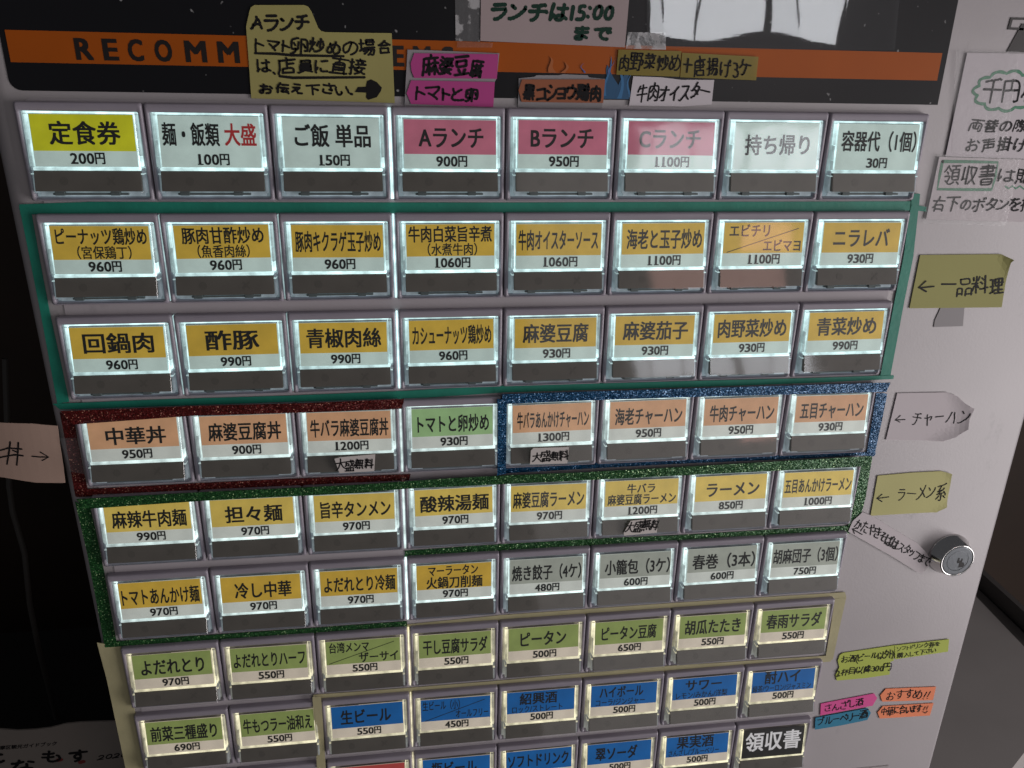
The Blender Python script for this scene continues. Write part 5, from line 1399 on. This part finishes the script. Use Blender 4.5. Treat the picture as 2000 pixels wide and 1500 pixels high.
o, pen = note([(4.258, 0.019), (4.662, 0.037), (5.024, 0.038), (5.159, -0.001), (5.179, -0.166), (5.186, -0.332), (5.196, -0.433), (5.082, -0.494), (4.711, -0.492), (4.270, -0.493)], P_LEMON, 'lemon yellow curled note reading ラーメン系 with an arrow',
              lambda x, y: curl(PN, *(5.104, -0.394), 0.8, -1, 0.10, 0.014)(x, y) + curl(0, *(5.062, -0.016), 1, 0.6, 0.08, 0.01)(x, y), step=0.05)
pen.write('ラーメン系', (4.553, -0.336), (5.140, -0.330), (4.552, -0.119), 0.014, gap=.25, seed=21)
pen.stroke([(4.443, -0.257), (4.308, -0.270)], 0.013)
pen.stroke([(4.354, -0.220), (4.302, -0.269), (4.372, -0.313)], 0.013)
pen.build('handwriting', M_MARKER, o)

o, pen = note([(4.152, -0.433), (4.281, -0.487), (4.630, -0.711), (4.926, -0.895), (5.056, -1.016), (5.158, -1.150), (5.083, -1.317), (5.012, -1.297), (4.635, -1.050), (4.023, -0.679), (4.054, -0.540)], P_PALE, 'slanting pale slip with かたやきそば note ending at the chrome lock',
              curl(-0.054, *(4.916, -0.999), 1, 0.3, 0.14, 0.008), step=0.06)
pen.write('かたやきそばはスタッフまで', (4.082, -0.629), (5.124, -1.233), (4.112, -0.483), 0.014, gap=.12, seed=22)
pen.stroke([(4.201, -0.725), (4.073, -0.649)], 0.012)
pen.stroke([(4.134, -0.639), (4.066, -0.642), (4.103, -0.705)], 0.012)
pen.build('handwriting', M_MARKER, o)

# lime slips about drinks
o, pen = note([(4.229, -2.535), (4.241, -2.450), (4.276, -2.423), (4.949, -2.367), (4.984, -2.606), (4.946, -2.618), (4.973, -2.820), (4.653, -2.845), (4.270, -2.847), (4.240, -2.757), (4.268, -2.641)], P_LIME, 'lime slip reading お酒(ビール以外) above 2杯目以降300円', flat(PN))
pen.write('お酒(ビール以外)', (4.285, -2.587), (4.967, -2.557), (4.276, -2.461), 0.011, gap=.1, seed=23)
pen.write('2杯目以降300円', (4.246, -2.789), (4.966, -2.755), (4.244, -2.662), 0.012, gap=.12, seed=24)
pen.build('handwriting', M_MARKER, o)
o, pen = note([(4.949, -2.367), (5.673, -2.338), (5.703, -2.530), (5.000, -2.584)], P_LIME, 'narrow lime slip reading ソフトドリンク券を購入して下さい', flat(PN + 0.003))
pen.write('ソフトドリンク券を', (4.997, -2.465), (5.562, -2.430), (4.987, -2.386), 0.0085, gap=.2, seed=25)
pen.write('購入して下さい', (5.025, -2.570), (5.529, -2.530), (5.016, -2.491), 0.0085, gap=.2, seed=26)
pen.build('handwriting', M_MARKER, o)

# small flags by the receipt button
o, pen = note([(4.117, -3.196), (4.468, -3.150), (4.820, -3.105), (4.878, -3.184), (4.838, -3.304), (4.503, -3.343), (4.142, -3.388)], P_HOTPINK, 'hot pink arrow flag reading さんざし酒', flat(PN))
pen.write('さんざし酒', (4.190, -3.343), (4.704, -3.298), (4.180, -3.202), 0.012, gap=.15, seed=27)
pen.build('handwriting', M_MARKER, o)
o, pen = note([(4.077, -3.414), (4.438, -3.370), (4.773, -3.331), (4.831, -3.412), (4.803, -3.527), (4.440, -3.579), (4.102, -3.609)], P_SKY, 'blue arrow flag reading ブルーベリー酒', flat(PN + 0.007))
pen.write('ブルーベリー酒', (4.122, -3.561), (4.791, -3.500), (4.111, -3.409), 0.014, gap=.12, seed=28)
pen.build('handwriting', M_MARKER, o)
o, pen = note([(4.912, -3.147), (4.969, -3.046), (5.668, -3.084), (5.674, -3.300), (4.961, -3.251)], P_SALMON, 'upper salmon orange flag reading おすすめ', flat(PN))
pen.write('おすすめ', (5.017, -3.248), (5.493, -3.256), (5.005, -3.083), 0.013, gap=.12, seed=29)
for a, b_ in (((5.556, -3.155), (5.531, -3.235)), ((5.605, -3.152), (5.580, -3.232)), ((5.522, -3.259), (5.530, -3.264)), ((5.579, -3.257), (5.587, -3.261))):
    pen.stroke([a, b_], 0.011)
pen.build('handwriting', M_MARKER, o)
o, pen = note([(4.931, -3.423), (4.983, -3.328), (5.693, -3.353), (5.688, -3.555), (4.981, -3.529)], P_SALMON, 'lower salmon orange flag reading 中華に合います', flat(PN))
pen.write('中華に合います', (4.988, -3.496), (5.551, -3.489), (4.972, -3.344), 0.013, gap=.1, seed=30)
for a, b_ in (((5.587, -3.392), (5.571, -3.449)), ((5.622, -3.387), (5.613, -3.445)), ((5.569, -3.474), (5.605, -3.503)), ((5.605, -3.503), (5.634, -3.473))):
    pen.stroke([a, b_], 0.010)
pen.build('handwriting', M_MARKER, o)

# pale tags on the dark strips
for k, (ol, tx, lab) in enumerate((
        ([(-1.650, 0.600), (-1.596, 0.614), (-1.255, 0.631), (-1.273, 0.447), (-1.611, 0.442)], ((-1.644, 0.466), (-1.282, 0.464), (-1.631, 0.594)), 'small pale tag 大盛無料 on the third button framed in red glitter tape'),
        ([(0.290, 0.599), (0.316, 0.626), (0.678, 0.621), (0.670, 0.437), (0.284, 0.444)], ((0.304, 0.472), (0.673, 0.477), (0.311, 0.592)), 'small pale tag 大盛無料 on the first button framed in blue glitter tape'),
        ([(1.320, -0.424), (1.388, -0.278), (1.680, -0.264), (1.689, -0.442), (1.328, -0.457)], ((1.327, -0.437), (1.687, -0.410), (1.356, -0.295)), 'small crooked pale tag 大盛無料 on a ramen button inside green glitter tape'))):
    zf = flat(0.112)
    o, pen = note(ol, P_TAG, lab, zf, 'small pale tags on dark button strips', 'price_tag', 0.004, 0.08)
    pen.write('大盛無料', *tx, 0.013, gap=.06, seed=40 + k)
    pen.build('handwriting', M_MARKER, o)

# peach note stuck to the machine's left edge, pointing at the rice bowls
zl = lambda x, y: PN + 0.004 - (0.05 * max(0, -4.05 - x) ** 2 * 3 if x < -4.05 else 0.0) + 0.008 * math.sin(y * 5)
o, pen = note([(-4.991, 1.007), (-4.684, 1.000), (-4.417, 0.999), (-4.188, 0.974), (-4.201, 0.773), (-4.207, 0.557), (-4.219, 0.382), (-4.487, 0.385), (-4.798, 0.429), (-5.110, 0.451)], P_PEACH, 'peach note reading 丼 with an arrow, stuck to the machine edge', zl, step=0.08)
for pts in ([(-4.656, 0.805), (-4.692, 0.689), (-4.733, 0.573)], [(-4.580, 0.801), (-4.607, 0.685), (-4.639, 0.568)], [(-4.806, 0.705), (-4.739, 0.723), (-4.691, 0.742), (-4.561, 0.736)], [(-4.821, 0.631), (-4.716, 0.658), (-4.632, 0.675), (-4.561, 0.667)], [(-4.646, 0.719), (-4.609, 0.701)]):
    pen.stroke(pts, 0.017)
pen.stroke([(-4.476, 0.663), (-4.413, 0.657), (-4.327, 0.656)], 0.013)
pen.stroke([(-4.391, 0.707), (-4.323, 0.655), (-4.388, 0.621)], 0.013)
pen.build('handwriting', M_MARKER, o)
o = sheet('clear_tape', [(-4.183, 0.853), (-4.037, 0.852), (-4.028, 0.466), (-4.153, 0.500)], M_TAPE_CLEAR, flat(-0.055), 0.003)
tag(o, 'clear tape over the upright red glitter strip', 'tape')

# ------------------------------------------------------------------ things around the machine
# brochure leaning left of the machine
M_BRO = paper('brochure_paper', (0.286, 0.252, 0.224), 0.6)
BZ = -5.0
ol = [(-10.083, -6.734), (-8.443, -6.975), (-8.154, -7.043), (-7.853, -7.064), (-7.589, -7.058), (-7.316, -7.004), (-7.052, -7.009), (-6.173, -7.093), (-5.818, -7.132), (-5.872, -9.604), (-6.055, -10.989), (-10.923, -10.239)]
bf = lambda x, y: BZ + 0.03 * math.sin(x * 1.3)
bro = sheet('brochure', ol, M_BRO, bf, 0.03, 0.25)
tag(bro, 'dim pale brochure with brush lettering standing left of the machine', 'brochure')
pen = Pen(over(bf, 0.034))
for tx, oo, rr, tt, w_ in [('も', (-7.861, -7.871), (-7.585, -7.879), (-7.797, -7.569), 0.05), ('す', (-7.404, -7.926), (-7.126, -7.934), (-7.343, -7.622), 0.05), ('な', (-8.415, -8.028), (-8.064, -8.008), (-8.347, -7.725), 0.055), ('2026', (-6.937, -7.944), (-6.434, -7.929), (-6.86, -7.803), 0.022), ('た', (-8.883, -7.858), (-8.533, -7.777), (-8.807, -7.487), 0.055)]:
    pen.write(tx, oo, rr, tt, w_, jit=.5, seed=50)
pen.build('lettering', M_MARKER, bro)
pen = Pen(over(bf, 0.034))
for (x, y) in [(-7.568, -7.831), (-7.199, -7.938), (-8.11, -7.965)]:
    pen.stroke([(x - 0.03, y), (x + 0.03, y + 0.01)], 0.075)
pen.build('flower_mark', mat('flower_print_red', (0.22, 0.03, 0.03), 0.6), bro)
(sx, sy), (ex, ey), (tx_, ty_) = ((-8.712, -7.449), (-7.558, -7.474), (-8.684, -7.355))
sub_line = lettering('市多摩区観光ガイドブック', lambda u, v: W(sx + (ex - sx) * u + (tx_ - sx) * v, sy + (ey - sy) * u + (ty_ - sy) * v, bf(sx + (ex - sx) * u, sy) + 0.036), M_MARKER)
obj('lettering', sub_line, bro)
# low stand that carries the brochure


def tube(pts, r, m, name):
    vv, ff = [], []
    n = 8
    for i, p in enumerate(pts):
        a = pts[max(0, i - 1)]
        b = pts[min(len(pts) - 1, i + 1)]
        d = (b - a).normalized()
        s = d.cross(Vector((0, 1, 0.01))).normalized()
        t = d.cross(s)
        for k in range(n):
            an = 2 * math.pi * k / n
            vv.append(p + s * (r * math.cos(an)) + t * (r * math.sin(an)))
    for i in range(len(pts) - 1):
        for k in range(n):
            ff.append((i * n + k, i * n + (k + 1) % n, (i + 1) * n + (k + 1) % n, (i + 1) * n + k))
    return mesh(name, vv, ff, m, True)


o = obj('power_cable', tube([W(x, y, -9) for x, y in [(-8.966, -1.295), (-9.454, -4.172), (-9.504, -4.793), (-9.463, -5.829), (-9.61, -7.174), (-9.651, -8.455), (-9.635, -9.351), (-9.623, -10.435), (-9.672, -12.057)]], 0.0024, mat('cable_rubber', (0.06, 0.055, 0.05), 0.5), 'power_cable'))
tag(o, 'thin dark cable hanging in the gap left of the machine', 'cable')
stand = wall_box('stand', *(-0.9, -0.205, 0.14, 0.5, -1.2, -0.42), M_DARK)
tag(stand, 'dark low stand under the brochure left of the machine', 'stand', kind='thing')
if 'kind' in stand:
    del stand['kind']

# pale counter at the lower right
M_COUNTER = mat('counter_laminate', (0.422, 0.394, 0.381), 0.45, mottle=(10, 0.06))
M_RAIL = mat('counter_rail', (0.109, 0.102, 0.0986), 0.5)
counter = bpy.data.objects.new('counter', None)
COL.objects.link(counter)
tag(counter, 'pale grey counter with a dark edged rail, low beside the machine', 'counter')
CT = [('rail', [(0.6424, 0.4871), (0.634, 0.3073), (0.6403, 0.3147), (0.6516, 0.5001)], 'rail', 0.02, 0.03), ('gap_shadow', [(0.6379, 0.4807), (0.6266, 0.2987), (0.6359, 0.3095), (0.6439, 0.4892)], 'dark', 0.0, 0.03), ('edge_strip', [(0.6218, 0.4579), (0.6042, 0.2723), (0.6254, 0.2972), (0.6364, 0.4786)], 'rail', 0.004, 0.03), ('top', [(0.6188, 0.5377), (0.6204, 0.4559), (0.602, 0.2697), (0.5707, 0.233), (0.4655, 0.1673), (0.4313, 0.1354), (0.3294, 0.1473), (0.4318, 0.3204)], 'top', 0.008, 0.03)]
CH = -0.4
for nm, pts, m_, dz, th in CT:
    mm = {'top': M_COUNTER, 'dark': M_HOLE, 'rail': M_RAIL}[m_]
    P1 = [Vector((x, y, CH + dz)) for x, y in pts]
    P0 = [Vector((x, y, CH + dz - th)) for x, y in pts]
    obj(nm, prism(P1, P0, mm, nm), counter)
